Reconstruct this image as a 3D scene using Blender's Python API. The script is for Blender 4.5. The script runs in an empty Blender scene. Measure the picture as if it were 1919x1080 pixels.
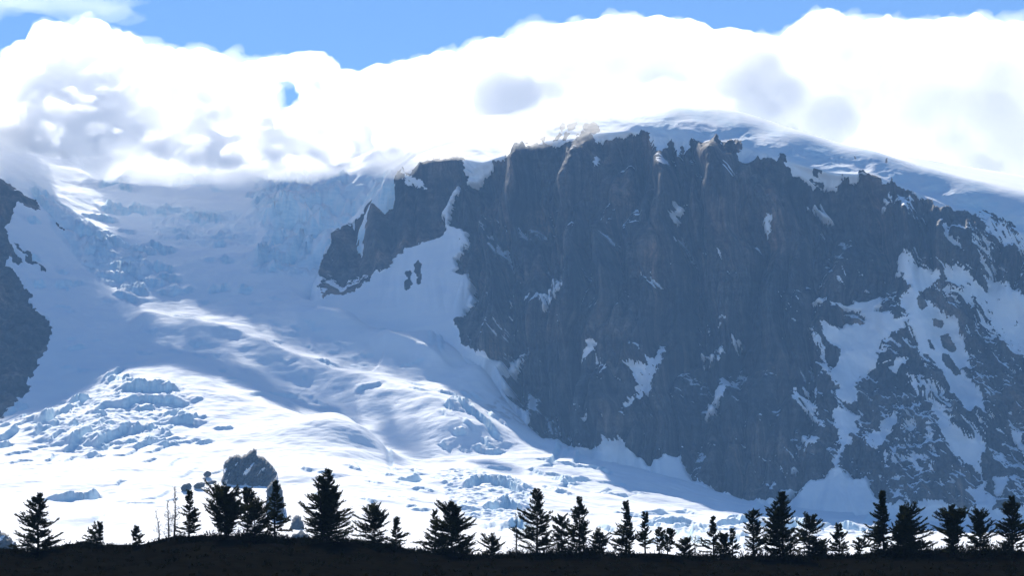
import bpy, bmesh, math, random
import numpy as np
from mathutils import Vector, Matrix

random.seed(7)
RNG = np.random.default_rng(11)
S = bpy.context.scene
COL = S.collection
R = math.radians

# ------------------------------------------------------------------ camera, sky, sun, exposure
FPX = 5441.0                      # focal length in pixels of the 1919 px wide photograph
PITCH = R(8.0)
CAMZ = 1.7
cam = bpy.data.cameras.new('camera')
cam.sensor_width = 36.0
cam.lens = 36.0 * FPX / 1919.0
cam.clip_start = 1.0
cam.clip_end = 60000.0
camo = bpy.data.objects.new('camera', cam)
camo.location = (0, 0, CAMZ)
camo.rotation_euler = (R(90) + PITCH, 0, 0)
COL.objects.link(camo)
S.camera = camo

SUN_AZ = R(-12.0)                 # measured from the view direction (+Y), negative = left
SUN_EL = R(37.0)
SDIR = Vector((math.sin(SUN_AZ) * math.cos(SUN_EL), math.cos(SUN_AZ) * math.cos(SUN_EL), math.sin(SUN_EL)))

world = bpy.data.worlds.new('World')
S.world = world
world.use_nodes = True
wn = world.node_tree.nodes
wl = world.node_tree.links
for n in list(wn):
    wn.remove(n)
wo = wn.new('ShaderNodeOutputWorld')
wb = wn.new('ShaderNodeBackground')
sky = wn.new('ShaderNodeTexSky')
sky.sky_type = 'NISHITA'
sky.sun_disc = False
sky.sun_elevation = SUN_EL
sky.sun_rotation = SUN_AZ
sky.altitude = 1500.0
sky.air_density = 1.0
sky.dust_density = 0.0
sky.ozone_density = 8.0
wb.inputs['Strength'].default_value = 0.071
wl.new(sky.outputs[0], wb.inputs['Color'])
wl.new(wb.outputs[0], wo.inputs['Surface'])

sun = bpy.data.lights.new('sun', 'SUN')
sun.energy = 5.0
sun.angle = R(0.53)
sun.color = (1.0, 0.95, 0.86)
suno = bpy.data.objects.new('sun', sun)
suno.rotation_euler = SDIR.to_track_quat('Z', 'Y').to_euler()
suno.location = (0, 0, 3000)
COL.objects.link(suno)

S.view_settings.view_transform = 'Standard'
S.view_settings.look = 'None'
S.view_settings.gamma = 1.0
S.view_settings.use_curve_mapping = False
S.view_settings.exposure = 0.82

S.render.engine = 'CYCLES'
cy = S.cycles
cy.max_bounces = 24
cy.diffuse_bounces = 4
cy.glossy_bounces = 2
cy.transmission_bounces = 4
cy.transparent_max_bounces = 16
cy.volume_bounces = 20
cy.use_denoising = True
cy.use_adaptive_sampling = True
cy.adaptive_threshold = 0.02
cy.sample_clamp_indirect = 6.0

# ------------------------------------------------------------------ helpers
CP, SP = math.cos(PITCH), math.sin(PITCH)


def at(px, py, Y):
    """photo pixel + distance -> world point"""
    px = np.asarray(px, float); py = np.asarray(py, float); Y = np.asarray(Y, float)
    dx = (px - 959.5) / FPX
    dz = (540.0 - py) / FPX
    k = Y / (CP - dz * SP)
    return k * dx, Y, CAMZ + k * (SP + dz * CP)


def pix(X, Y, Z):
    z = Z - CAMZ
    f = Y * CP + z * SP
    u = z * CP - Y * SP
    return 959.5 + FPX * X / f, 540.0 - FPX * u / f


_perm = RNG.permutation(256).astype(np.int32)
_perm = np.concatenate([_perm, _perm, _perm])
_ang = RNG.random(256) * 2 * np.pi
_g2 = np.stack([np.cos(_ang), np.sin(_ang)], 1)
_g3 = RNG.normal(size=(256, 3)); _g3 /= np.linalg.norm(_g3, axis=1)[:, None]


def noise2(x, y):
    x = np.asarray(x, float); y = np.asarray(y, float)
    xi = np.floor(x).astype(np.int64); yi = np.floor(y).astype(np.int64)
    xf = x - xi; yf = y - yi
    u = xf * xf * xf * (xf * (xf * 6 - 15) + 10)
    v = yf * yf * yf * (yf * (yf * 6 - 15) + 10)
    xi &= 255; yi &= 255

    def g(ix, iy, fx, fy):
        h = _perm[_perm[ix & 255] + (iy & 255)]
        gg = _g2[h]
        return gg[..., 0] * fx + gg[..., 1] * fy
    a = g(xi, yi, xf, yf); b = g(xi + 1, yi, xf - 1, yf)
    c = g(xi, yi + 1, xf, yf - 1); d = g(xi + 1, yi + 1, xf - 1, yf - 1)
    return 1.5 * ((a + u * (b - a)) + v * ((c + u * (d - c)) - (a + u * (b - a))))


def noise3(x, y, z):
    xi = np.floor(x).astype(np.int64); yi = np.floor(y).astype(np.int64); zi = np.floor(z).astype(np.int64)
    xf = x - xi; yf = y - yi; zf = z - zi
    u = xf * xf * (3 - 2 * xf); v = yf * yf * (3 - 2 * yf); w = zf * zf * (3 - 2 * zf)

    def g(i, j, k):
        h = _perm[_perm[_perm[(xi + i) & 255] + ((yi + j) & 255)] + ((zi + k) & 255)]
        gg = _g3[h]
        return gg[..., 0] * (xf - i) + gg[..., 1] * (yf - j) + gg[..., 2] * (zf - k)
    x00 = g(0, 0, 0) * (1 - u) + g(1, 0, 0) * u
    x10 = g(0, 1, 0) * (1 - u) + g(1, 1, 0) * u
    x01 = g(0, 0, 1) * (1 - u) + g(1, 0, 1) * u
    x11 = g(0, 1, 1) * (1 - u) + g(1, 1, 1) * u
    return 1.4 * ((x00 * (1 - v) + x10 * v) * (1 - w) + (x01 * (1 - v) + x11 * v) * w)


def fbm2(x, y, o=4, lac=2.03, gain=0.5):
    s = 0; a = 1.0
    for i in range(o):
        s = s + a * noise2(x + 17.3 * i, y - 9.1 * i)
        x = x * lac; y = y * lac; a *= gain
    return s


def ridged2(x, y, o=3, gain=0.5):
    s = 0; a = 1.0; t = 0
    for i in range(o):
        s = s + a * (1 - np.abs(noise2(x + 31.7 * i, y + 11.9 * i)) * 1.6)
        t += a
        x = x * 2.07; y = y * 2.07; a *= gain
    return s / t


def sstep(a, b, x):
    t = np.clip((x - a) / (b - a), 0, 1)
    return t * t * (3 - 2 * t)


def curve(pts):
    p = np.array(sorted(pts), float)
    return lambda x: np.interp(x, p[:, 0], p[:, 1])


def smooth1(a, k):
    if k < 1:
        return a
    w = np.hanning(2 * k + 3)[1:-1]; w /= w.sum()
    ap = np.concatenate([np.full(k, a[0]), a, np.full(k, a[-1])])
    return np.convolve(ap, w, 'valid')


# raster of places given by photo outlines (used to lay snow / rock on the terrain, stored on the mesh)
RX0, RX1, RY0, RY1 = -400, 2300, 120, 1120
RW, RH = RX1 - RX0, RY1 - RY0


def raster(polys, blur=2):
    img = np.zeros((RH, RW), np.float32)
    for poly, val in polys:
        p = np.array(poly, float)
        x0, x1 = int(max(RX0, p[:, 0].min())), int(min(RX1 - 1, p[:, 0].max()) + 1)
        y0, y1 = int(max(RY0, p[:, 1].min())), int(min(RY1 - 1, p[:, 1].max()) + 1)
        if x1 <= x0 or y1 <= y0:
            continue
        gx, gy = np.meshgrid(np.arange(x0, x1) + .5, np.arange(y0, y1) + .5)
        ins = np.zeros(gx.shape, bool)
        n = len(p)
        for i in range(n):
            xa, ya = p[i]; xb, yb = p[(i + 1) % n]
            if ya == yb:
                continue
            c = ((ya > gy) != (yb > gy)) & (gx < (xb - xa) * (gy - ya) / (yb - ya) + xa)
            ins ^= c
        sub = img[y0 - RY0:y1 - RY0, x0 - RX0:x1 - RX0]
        sub[ins] = val
    for _ in range(blur):
        p = np.pad(img, 1, mode='edge')
        img = (p[:-2, 1:-1] + p[2:, 1:-1] + p[1:-1, :-2] + p[1:-1, 2:] + 2 * p[1:-1, 1:-1]) / 6
    return img


def sample(img, px, py):
    x = np.clip(px - RX0 - .5, 0, RW - 1.01); y = np.clip(py - RY0 - .5, 0, RH - 1.01)
    xi = x.astype(int); yi = y.astype(int); fx = x - xi; fy = y - yi
    return ((img[yi, xi] * (1 - fx) + img[yi, xi + 1] * fx) * (1 - fy)
            + (img[yi + 1, xi] * (1 - fx) + img[yi + 1, xi + 1] * fx) * fy)


def grid_mesh(name, X, Y, Z, mat, attrs=None, kind='structure', flip=False, keep=None):
    r, c = X.shape
    co = np.stack([X, Y, Z], -1).reshape(-1, 3).astype(np.float32)
    i = np.arange(r * c).reshape(r, c)
    q = np.stack([i[:-1, :-1], i[:-1, 1:], i[1:, 1:], i[1:, :-1]], -1).reshape(-1, 4)
    if flip:
        q = q[:, ::-1]
    if keep is not None:
        q = q[keep.ravel()[q].all(1)]
    me = bpy.data.meshes.new(name)
    me.vertices.add(len(co)); me.vertices.foreach_set('co', co.ravel())
    me.loops.add(q.size); me.loops.foreach_set('vertex_index', q.ravel().astype(np.int32))
    me.polygons.add(len(q)); me.polygons.foreach_set('loop_start', (np.arange(len(q)) * 4).astype(np.int32))
    me.polygons.foreach_set('use_smooth', np.ones(len(q), bool))
    for k, v in (attrs or {}).items():
        a = me.attributes.new(k, 'FLOAT', 'POINT')
        a.data.foreach_set('value', np.ascontiguousarray(v, np.float32).ravel())
    me.update(); me.validate()
    me.materials.append(mat)
    o = bpy.data.objects.new(name, me)
    COL.objects.link(o)
    if kind:
        o['kind'] = kind
    return o


def poly_mesh(name, verts, faces, mat, parent=None, smooth=False):
    me = bpy.data.meshes.new(name)
    me.from_pydata(verts, [], faces)
    me.update()
    if smooth:
        me.polygons.foreach_set('use_smooth', np.ones(len(me.polygons), bool))
    me.materials.append(mat)
    o = bpy.data.objects.new(name, me)
    COL.objects.link(o)
    o.parent = parent
    return o


def tag(o, label, cat, group=None, kind=None):
    o['label'] = label; o['category'] = cat
    if group:
        o['group'] = group
    if kind:
        o['kind'] = kind
    return o


# ------------------------------------------------------------------ materials
class NT:
    def __init__(s, name):
        s.m = bpy.data.materials.new(name); s.m.use_nodes = True
        s.t = s.m.node_tree; s.t.nodes.clear()
        s.out = s.n('ShaderNodeOutputMaterial')

    def n(s, t, **k):
        nd = s.t.nodes.new(t)
        for a, b in k.items():
            setattr(nd, a, b)
        return nd

    def l(s, a, b):
        s.t.links.new(a, b)

    def noise(s, vec, scale, detail=4, rough=.55, dist=0):
        nd = s.n('ShaderNodeTexNoise')
        nd.inputs['Scale'].default_value = scale
        nd.inputs['Detail'].default_value = detail
        nd.inputs['Roughness'].default_value = rough
        nd.inputs['Distortion'].default_value = dist
        if vec is not None:
            s.l(vec, nd.inputs['Vector'])
        return nd.outputs['Fac']

    def ramp(s, fac, stops):
        nd = s.n('ShaderNodeValToRGB')
        e = nd.color_ramp.elements
        while len(e) < len(stops):
            e.new(.5)
        for i, (p, c) in enumerate(stops):
            e[i].position = p
            e[i].color = (c, c, c, 1) if isinstance(c, (int, float)) else (*c, 1)
        s.l(fac, nd.inputs['Fac'])
        return nd.outputs['Color']

    def mix(s, f, a, b, mode='MIX'):
        nd = s.n('ShaderNodeMix', data_type='RGBA', blend_type=mode)
        for ix, v in ((0, f), (6, a), (7, b)):
            sock = nd.inputs[ix]
            if hasattr(v, 'links'):
                s.l(v, sock)
            elif isinstance(v, (int, float)):
                sock.default_value = v if ix == 0 else (v, v, v, 1)
            else:
                sock.default_value = (*v, 1)
        return nd.outputs[2]

    def math(s, op, a, b=None, clamp=False):
        nd = s.n('ShaderNodeMath', operation=op, use_clamp=clamp)
        for i, v in enumerate((a, b)):
            if v is None:
                continue
            if hasattr(v, 'links'):
                s.l(v, nd.inputs[i])
            else:
                nd.inputs[i].default_value = v
        return nd.outputs[0]

    def mapping(s, vec, scale):
        nd = s.n('ShaderNodeMapping'); nd.inputs['Scale'].default_value = scale
        s.l(vec, nd.inputs['Vector']); return nd.outputs[0]

    def attr(s, name):
        return s.n('ShaderNodeAttribute', attribute_name=name).outputs['Fac']


def terrain_mat(name):
    t = NT(name)
    geo = t.n('ShaderNodeNewGeometry')
    pos = geo.outputs['Position']
    # rock: vertical streaks, blotches, bands
    streak = t.noise(t.mapping(pos, (.06, .06, .0045)), 1.0, 6, .66, .4)
    wide = t.noise(t.mapping(pos, (.017, .017, .0022)), 1.0, 4, .6, .3)
    blot = t.noise(t.mapping(pos, (.006, .006, .005)), 1.0, 4, .55)
    bands = t.noise(t.mapping(pos, (.004, .004, .05)), 1.0, 5, .6, .2)
    fine = t.noise(pos, .2, 5, .65)
    c1 = t.ramp(streak, [(.30, (.024, .025, .026)), (.50, (.058, .055, .052)), (.70, (.112, .102, .092))])
    rock = t.mix(1.0, c1, t.ramp(wide, [(.32, (.24, .30, .38)), (.50, (1.0, 1.0, 1.0)), (.66, (2.15, 1.9, 1.65))]), 'MULTIPLY')
    rock = t.mix(1.0, rock, t.ramp(blot, [(.36, (.50, .64, .74)), (.50, (1.0, .98, .95)), (.64, (1.42, 1.24, 1.08))]), 'MULTIPLY')
    rock = t.mix(1.0, rock, t.ramp(bands, [(.35, .68), (.65, 1.28)]), 'MULTIPLY')
    # warmer, iron-stained rock in the upper strata
    sep = t.n('ShaderNodeSeparateXYZ'); t.l(pos, sep.inputs[0])
    hi = t.ramp(t.math('ADD', t.math('DIVIDE', sep.outputs[2], 1300.0), t.math('MULTIPLY', t.math('SUBTRACT', blot, .5), .5)), [(.52, 0.0), (.80, 1.0)])
    rock = t.mix(hi, rock, t.mix(1.0, rock, (1.20, 1.04, .98), 'MULTIPLY'))
    rock = t.mix(1.0, rock, t.ramp(fine, [(.3, .62), (.7, 1.35)]), 'MULTIPLY')
    # snow, a little grey-blue old snow, clear blue where ice faces stand steep
    s1 = t.noise(t.mapping(pos, (.012, .012, .03)), 1.0, 5, .6)
    snow = t.ramp(s1, [(.30, (.80, .83, .88)), (.60, (.88, .89, .90))])
    ice = t.ramp(t.noise(t.mapping(pos, (.05, .05, .15)), 1.0, 4), [(.3, (.52, .73, .84)), (.7, (.76, .88, .93))])
    snow = t.mix(t.attr('ice'), snow, ice)
    dirt = t.ramp(t.noise(pos, .09, 5, .7), [(.35, (.20, .17, .15)), (.65, (.55, .52, .50))])
    snow = t.mix(t.attr('debris'), snow, dirt)
    edge = t.noise(pos, .22, 4, .65)
    f = t.math('ADD', t.attr('rock'), t.math('MULTIPLY', t.math('SUBTRACT', edge, .5), .8))
    f = t.ramp(f, [(.44, 0.0), (.56, 1.0)])
    col = t.mix(f, snow, rock)
    b = t.n('ShaderNodeBsdfPrincipled')
    t.l(col, b.inputs['Base Color'])
    b.inputs['Roughness'].default_value = .8
    b.inputs['Specular IOR Level'].default_value = .15
    bn = t.n('ShaderNodeBump')
    bn.inputs['Distance'].default_value = 3.5
    h = t.noise(t.mapping(pos, (.12, .12, .05)), 1.0, 6, .65)
    h2 = t.noise(t.mapping(pos, (.035, .06, .06)), 1.0, 6, .62)
    hh = t.mix(f, h2, h)
    t.l(t.math('ADD', t.math('MULTIPLY', f, .62), .38), bn.inputs['Strength'])
    t.l(hh, bn.inputs['Height'])
    t.l(bn.outputs[0], b.inputs['Normal'])
    t.l(b.outputs[0], t.out.inputs['Surface'])
    return t.m


M_TERRAIN = terrain_mat('rock_and_snow')


def simple_mat(name, c1, c2, scale=3.0, rough=.8, transl=0.0):
    t = NT(name)
    co = t.n('ShaderNodeTexCoord').outputs['Object']
    col = t.ramp(t.noise(co, scale, 3), [(.35, c1), (.65, c2)])
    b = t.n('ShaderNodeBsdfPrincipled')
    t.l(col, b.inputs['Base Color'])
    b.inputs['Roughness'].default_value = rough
    b.inputs['Specular IOR Level'].default_value = 0.0
    sh = b.outputs[0]
    if transl:
        tr = t.n('ShaderNodeBsdfTranslucent'); t.l(col, tr.inputs['Color'])
        mx = t.n('ShaderNodeMixShader'); mx.inputs[0].default_value = transl
        t.l(sh, mx.inputs[1]); t.l(tr.outputs[0], mx.inputs[2]); sh = mx.outputs[0]
    t.l(sh, t.out.inputs['Surface'])
    return t.m


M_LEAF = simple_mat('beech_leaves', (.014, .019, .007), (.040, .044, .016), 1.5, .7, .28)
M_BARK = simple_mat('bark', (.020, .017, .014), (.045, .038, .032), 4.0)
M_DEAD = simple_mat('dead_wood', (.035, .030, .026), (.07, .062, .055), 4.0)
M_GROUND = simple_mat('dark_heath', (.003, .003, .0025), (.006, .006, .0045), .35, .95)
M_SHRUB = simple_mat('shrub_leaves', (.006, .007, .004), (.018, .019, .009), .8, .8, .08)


def volume_mat(name, density, color, aniso=0.0):
    t = NT(name)
    v = t.n('ShaderNodeVolumePrincipled')
    v.inputs['Color'].default_value = (*color, 1)
    v.inputs['Density'].default_value = density
    v.inputs['Anisotropy'].default_value = aniso
    t.l(v.outputs[0], t.out.inputs['Volume'])
    return t.m


# ------------------------------------------------------------------ mountain wall with its snow dome
BASE_LINE = [(560, 575), (600, 570), (640, 590), (700, 625), (760, 650), (840, 660), (870, 668), (900, 690), (935, 735), (960, 775),
             (990, 815), (1040, 845), (1110, 862), (1180, 885), (1250, 898), (1300, 918), (1380, 945), (1450, 958), (1560, 972),
             (1700, 985), (1919, 985), (2200, 990)]
BASE_Y = [(560, 5920), (700, 5800), (870, 5690), (935, 5580), (990, 5480), (1110, 5400), (1280, 5330), (1450, 5280), (1620, 5230), (1919, 5200), (2200, 5200)]
RIM_LINE = [(560, 400), (600, 405), (640, 395), (700, 365), (745, 330), (800, 308), (860, 302), (905, 312), (960, 288), (1020, 270), (1090, 258), (1180, 250),
            (1280, 262), (1385, 272), (1480, 308), (1560, 330), (1640, 332), (1720, 365), (1800, 398), (1919, 440), (2200, 560)]
RIM_Y = [(560, 6280), (700, 6260), (800, 6180), (860, 6120), (960, 6000), (1050, 5930), (1280, 5800), (1480, 5740), (1640, 5700), (1919, 5680), (2200, 5680)]
TOP_LINE = [(560, 318), (740, 285), (860, 250), (960, 225), (1050, 203), (1150, 194), (1250, 192), (1340, 199), (1400, 212), (1470, 236), (1540, 258),
            (1620, 282), (1720, 310), (1800, 330), (1860, 342), (1919, 356), (2200, 420)]
TOP_Y = [(560, 6700), (860, 6500), (1050, 6220), (1340, 6080), (1600, 5960), (1919, 5900), (2200, 5900)]

# exact outline of the bare rock on the wall (upper edge, then back along the foot)
ROCK = [(590, 500), (600, 478), (612, 455), (618, 432), (640, 420), (662, 408), (680, 395), (690, 382), (706, 366), (722, 358), (738, 344), (741, 318),
        (750, 320), (756, 330), (764, 322), (790, 306), (812, 298), (835, 296), (860, 290), (872, 300), (868, 318), (872, 336), (884, 334), (905, 322),
        (922, 303), (940, 296), (962, 284), (985, 270), (1002, 266), (1030, 271), (1058, 272), (1080, 262), (1094, 247), (1110, 252), (1126, 262),
        (1148, 254), (1165, 250), (1185, 252), (1205, 246), (1218, 250), (1224, 272), (1238, 290), (1247, 286), (1256, 266), (1264, 272), (1268, 292),
        (1285, 284), (1298, 264), (1312, 272), (1330, 272), (1344, 266), (1352, 276), (1366, 262), (1388, 264), (1386, 284), (1378, 300), (1398, 308),
        (1420, 300), (1442, 294), (1474, 293), (1470, 308), (1490, 322), (1515, 338), (1540, 336), (1560, 338), (1578, 330), (1592, 334), (1612, 328), (1640, 330),
        (1680, 350), (1708, 366), (1728, 368), (1745, 382), (1756, 398), (1775, 396), (1800, 396), (1822, 400), (1838, 396), (1862, 412), (1890, 430), (1919, 448), (2300, 620),
        (2300, 930), (1919, 955), (1860, 952), (1844, 940), (1800, 953), (1769, 944), (1711, 949), (1671, 944), (1644, 931), (1627, 900), (1624, 884), (1609, 893), (1587, 887),
        (1564, 873), (1547, 882), (1520, 895), (1498, 913), (1475, 931), (1440, 938), (1380, 928), (1330, 912), (1295, 895), (1276, 870), (1271, 841),
        (1248, 846), (1213, 866), (1185, 845), (1160, 822), (1134, 838), (1110, 838), (1070, 832), (1040, 812), (1020, 815), (985, 795), (988, 772),
        (960, 742), (945, 728), (948, 712), (930, 690), (938, 668), (895, 662), (862, 640), (855, 612), (850, 600), (862, 583), (882, 565), (882, 545),
        (876, 520), (874, 497), (860, 505), (848, 503), (852, 478), (862, 455), (876, 448), (872, 425), (850, 418), (836, 410), (833, 390), (842, 368), (855, 348), (848, 332),
        (842, 350), (830, 370), (818, 388), (830, 408), (826, 428), (805, 440), (785, 448), (757, 460), (750, 474), (728, 475), (730, 495), (700, 508), (690, 522), (668, 532),
        (655, 545), (628, 552), (604, 558), (594, 535), (600, 520)]
SNOW_ON_ROCK = [
    ([(751, 326), (758, 332), (772, 326), (796, 345), (780, 347), (765, 338), (752, 340)], 1),
    ([(862, 300), (900, 290), (935, 280), (930, 296), (905, 305), (885, 316), (868, 322)], .55),
    ([(1112, 290), (1120, 296), (1118, 312), (1110, 308)], 1),
    ([(1262, 388), (1272, 383), (1287, 384), (1284, 396), (1276, 408), (1270, 422), (1263, 418), (1267, 405)], 1),
    ([(1430, 402), (1444, 400), (1443, 420), (1436, 434), (1428, 424)], .9),
    ([(1649, 362), (1668, 368), (1690, 372), (1711, 382), (1711, 400), (1695, 392), (1672, 378), (1650, 374)], .62),
    ([(1700, 345), (1720, 362), (1735, 372), (1720, 374), (1704, 362)], .6),
    ([(1505, 360), (1530, 355), (1545, 372), (1558, 390), (1540, 385), (1520, 375)], .55),
    ([(1515, 549), (1529, 540), (1547, 551), (1535, 556), (1520, 556)], 1),
    ([(1553, 552), (1575, 545), (1593, 535), (1625, 537), (1653, 533), (1649, 549), (1635, 562), (1650, 570), (1667, 573), (1672, 588), (1698, 591), (1693, 607),
      (1667, 615), (1644, 633), (1635, 660), (1618, 682), (1595, 700), (1604, 718), (1600, 740), (1578, 743), (1567, 735), (1564, 713), (1551, 691), (1538, 678),
      (1535, 664), (1555, 664), (1571, 642), (1560, 624), (1542, 615), (1531, 589), (1551, 587), (1564, 591), (1582, 584), (1613, 582), (1617, 572), (1605, 560), (1591, 553),
      (1570, 558)], 1),
    ([(1510, 585), (1520, 600), (1535, 625), (1545, 660), (1560, 700), (1552, 690), (1530, 650), (1516, 615)], .6),
    ([(1555, 762), (1578, 757), (1611, 764), (1595, 784), (1607, 798), (1587, 824), (1575, 842), (1570, 875), (1562, 875), (1567, 847), (1572, 829), (1569, 807), (1560, 784)], 1),
    ([(1678, 474), (1695, 484), (1711, 493), (1738, 501), (1765, 517), (1746, 530), (1734, 540), (1720, 545), (1707, 538), (1690, 520)], 1),
    ([(1684, 551), (1700, 540), (1712, 537), (1722, 550), (1738, 560), (1764, 575), (1791, 593), (1797, 610), (1804, 630), (1812, 655), (1818, 680), (1800, 684), (1808, 698),
      (1831, 713), (1838, 745), (1846, 774), (1832, 768), (1813, 767), (1795, 742), (1778, 718), (1764, 692), (1751, 673), (1720, 647), (1707, 611), (1693, 576)], 1),
    ([(1742, 749), (1769, 776), (1787, 802), (1806, 815), (1827, 824), (1827, 807), (1838, 815), (1849, 833), (1833, 864), (1840, 890), (1849, 913), (1871, 936), (1860, 950), (1840, 940), (1804, 922),
      (1827, 909), (1836, 896), (1827, 873), (1800, 864), (1773, 838), (1760, 802)], 1),
    ([(1773, 493), (1795, 498), (1812, 505), (1830, 520), (1847, 530), (1855, 505), (1874, 518), (1894, 532), (1919, 550), (2100, 640), (2100, 720), (1919, 665), (1890, 637), (1867, 610), (1847, 571),
      (1820, 544), (1781, 528), (1768, 512)], .78),
    ([(1745, 530), (1781, 530), (1825, 548), (1850, 580), (1875, 620), (1850, 610), (1815, 585), (1780, 560)], .5),
    ([(1769, 418), (1777, 432), (1774, 446), (1800, 468), (1810, 482), (1792, 474), (1768, 450)], .9),
    ([(1830, 396), (1862, 405), (1900, 430), (1930, 450), (1930, 470), (1890, 462), (1850, 440)], .66),
    ([(1815, 430), (1850, 450), (1870, 500), (1850, 520), (1835, 490)], .5),
    ([(1007, 545), (1030, 538), (1047, 545), (1040, 565), (1028, 578), (1012, 570)], .62),
    ([(980, 552), (994, 548), (994, 556), (982, 560)], .9),
    ([(1088, 682), (1098, 652), (1112, 646), (1127, 648), (1115, 662), (1100, 676)], .68),
    ([(1168, 692), (1205, 688), (1222, 672), (1238, 635), (1247, 645), (1240, 672), (1236, 695), (1222, 718), (1226, 732), (1205, 745), (1190, 760), (1165, 785), (1172, 768), (1195, 735), (1190, 710)], .72),
    ([(1090, 792), (1100, 785), (1110, 777), (1106, 790), (1098, 798)], 1),
    ([(930, 690), (936, 668), (960, 645), (984, 636), (978, 645), (958, 662), (940, 690)], .75),
    ([(1475, 717), (1500, 724), (1520, 740), (1530, 765), (1551, 798), (1540, 792), (1510, 768), (1490, 745)], .66),
    ([(1497, 815), (1512, 808), (1530, 812), (1528, 825), (1508, 832)], .75),
    ([(1662, 672), (1680, 660), (1700, 655), (1692, 672), (1670, 690)], .72),
    ([(1649, 790), (1662, 765), (1682, 760), (1678, 785), (1665, 803), (1652, 803)], .8),
    ([(1618, 815), (1640, 800), (1662, 802), (1655, 825), (1640, 840), (1625, 828)], .72),
    ([(1690, 790), (1712, 778), (1718, 790), (1705, 808), (1690, 808)], .65),
    ([(1735, 800), (1748, 810), (1748, 840), (1738, 830)], .65),
    ([(1860, 890), (1895, 893), (1885, 905), (1876, 922), (1864, 920)], .95),
    ([(1675, 920), (1688, 922), (1688, 934), (1678, 932)], .95),
    ([(1310, 778), (1325, 750), (1335, 715), (1362, 705), (1350, 740), (1332, 766)], .8),
    ([(1455, 925), (1475, 906), (1489, 906), (1480, 916), (1462, 925)], 1),
    ([(1480, 870), (1492, 872), (1488, 884), (1478, 882)], .85),
    ([(1884, 770), (1905, 790), (1919, 820), (1919, 850), (1900, 815)], .7),
    ([(1858, 840), (1882, 842), (1880, 860), (1862, 864)], .7),
    ([(1140, 855), (1150, 858), (1146, 864), (1136, 860)], 1),
    ([(1020, 530), (1060, 525), (1075, 535), (1045, 545)], .5),
    ([(1360, 610), (1372, 595), (1378, 620), (1366, 640)], .5),
    ([(1300, 640), (1345, 630), (1350, 660), (1310, 665)], .46),
    ([(1690, 690), (1730, 690), (1770, 730), (1790, 790), (1750, 760), (1715, 730)], .55),
    ([(1640, 840), (1700, 830), (1740, 860), (1760, 900), (1720, 890), (1660, 870)], .45),
]
ROCK_ISLES = [
    ([(773, 490), (780, 484), (787, 492), (786, 508), (788, 520), (784, 530), (778, 528), (780, 515), (774, 505)], 1),
    ([(753, 536), (756, 524), (762, 518), (755, 508), (764, 502), (769, 506), (766, 516), (770, 526), (764, 538), (757, 541)], 1),
    ([(640, 520), (660, 512), (680, 518), (676, 532), (662, 545), (650, 540)], .62),
    ([(1012, 258), (1018, 252), (1022, 262), (1016, 267)], 1), ([(1035, 266), (1046, 246), (1052, 250), (1044, 264)], 1),
    ([(1048, 236), (1056, 231), (1060, 240), (1052, 248)], 1), ([(1052, 262), (1060, 246), (1068, 250), (1060, 264)], 1),
    ([(1062, 236), (1074, 230), (1084, 232), (1078, 242), (1066, 244)], 1),
    ([(1092, 242), (1098, 230), (1112, 228), (1122, 234), (1124, 246), (1108, 252)], 1),
    ([(1250, 268), (1257, 258), (1264, 270), (1258, 276)], 1), ([(1274, 276), (1280, 272), (1282, 282), (1276, 286)], .9),
    ([(1296, 268), (1310, 262), (1318, 274), (1304, 280)], .9),
    ([(1514, 326), (1526, 314), (1540, 318), (1540, 334), (1522, 338)], .55), ([(1575, 330), (1590, 328), (1590, 338), (1576, 338)], .8),
    ([(1598, 290), (1603, 292), (1606, 299), (1600, 296)], 1), ([(1336, 194), (1346, 194), (1346, 199), (1336, 199)], 1),
    ([(1660, 300), (1664, 296), (1662, 310), (1658, 314)], .8),
    ([(1840, 392), (1860, 398), (1900, 415), (1919, 430), (1919, 445), (1880, 432)], .5),
    ([(1720, 558), (1730, 548), (1736, 568), (1728, 580), (1720, 574)], .9), ([(1745, 590), (1764, 590), (1766, 600), (1750, 602)], .9),
    ([(1760, 618), (1776, 612), (1790, 640), (1782, 650), (1764, 640)], 1), ([(1762, 655), (1775, 655), (1802, 690), (1790, 692), (1768, 676)], 1),
    ([(1735, 628), (1742, 626), (1750, 645), (1742, 644)], 1), ([(1730, 652), (1738, 655), (1752, 672), (1742, 670)], .9),
    ([(1826, 880), (1836, 882), (1842, 900), (1824, 912), (1812, 902)], 1), ([(1790, 560), (1815, 565), (1830, 590), (1800, 585)], .5),
]


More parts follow.
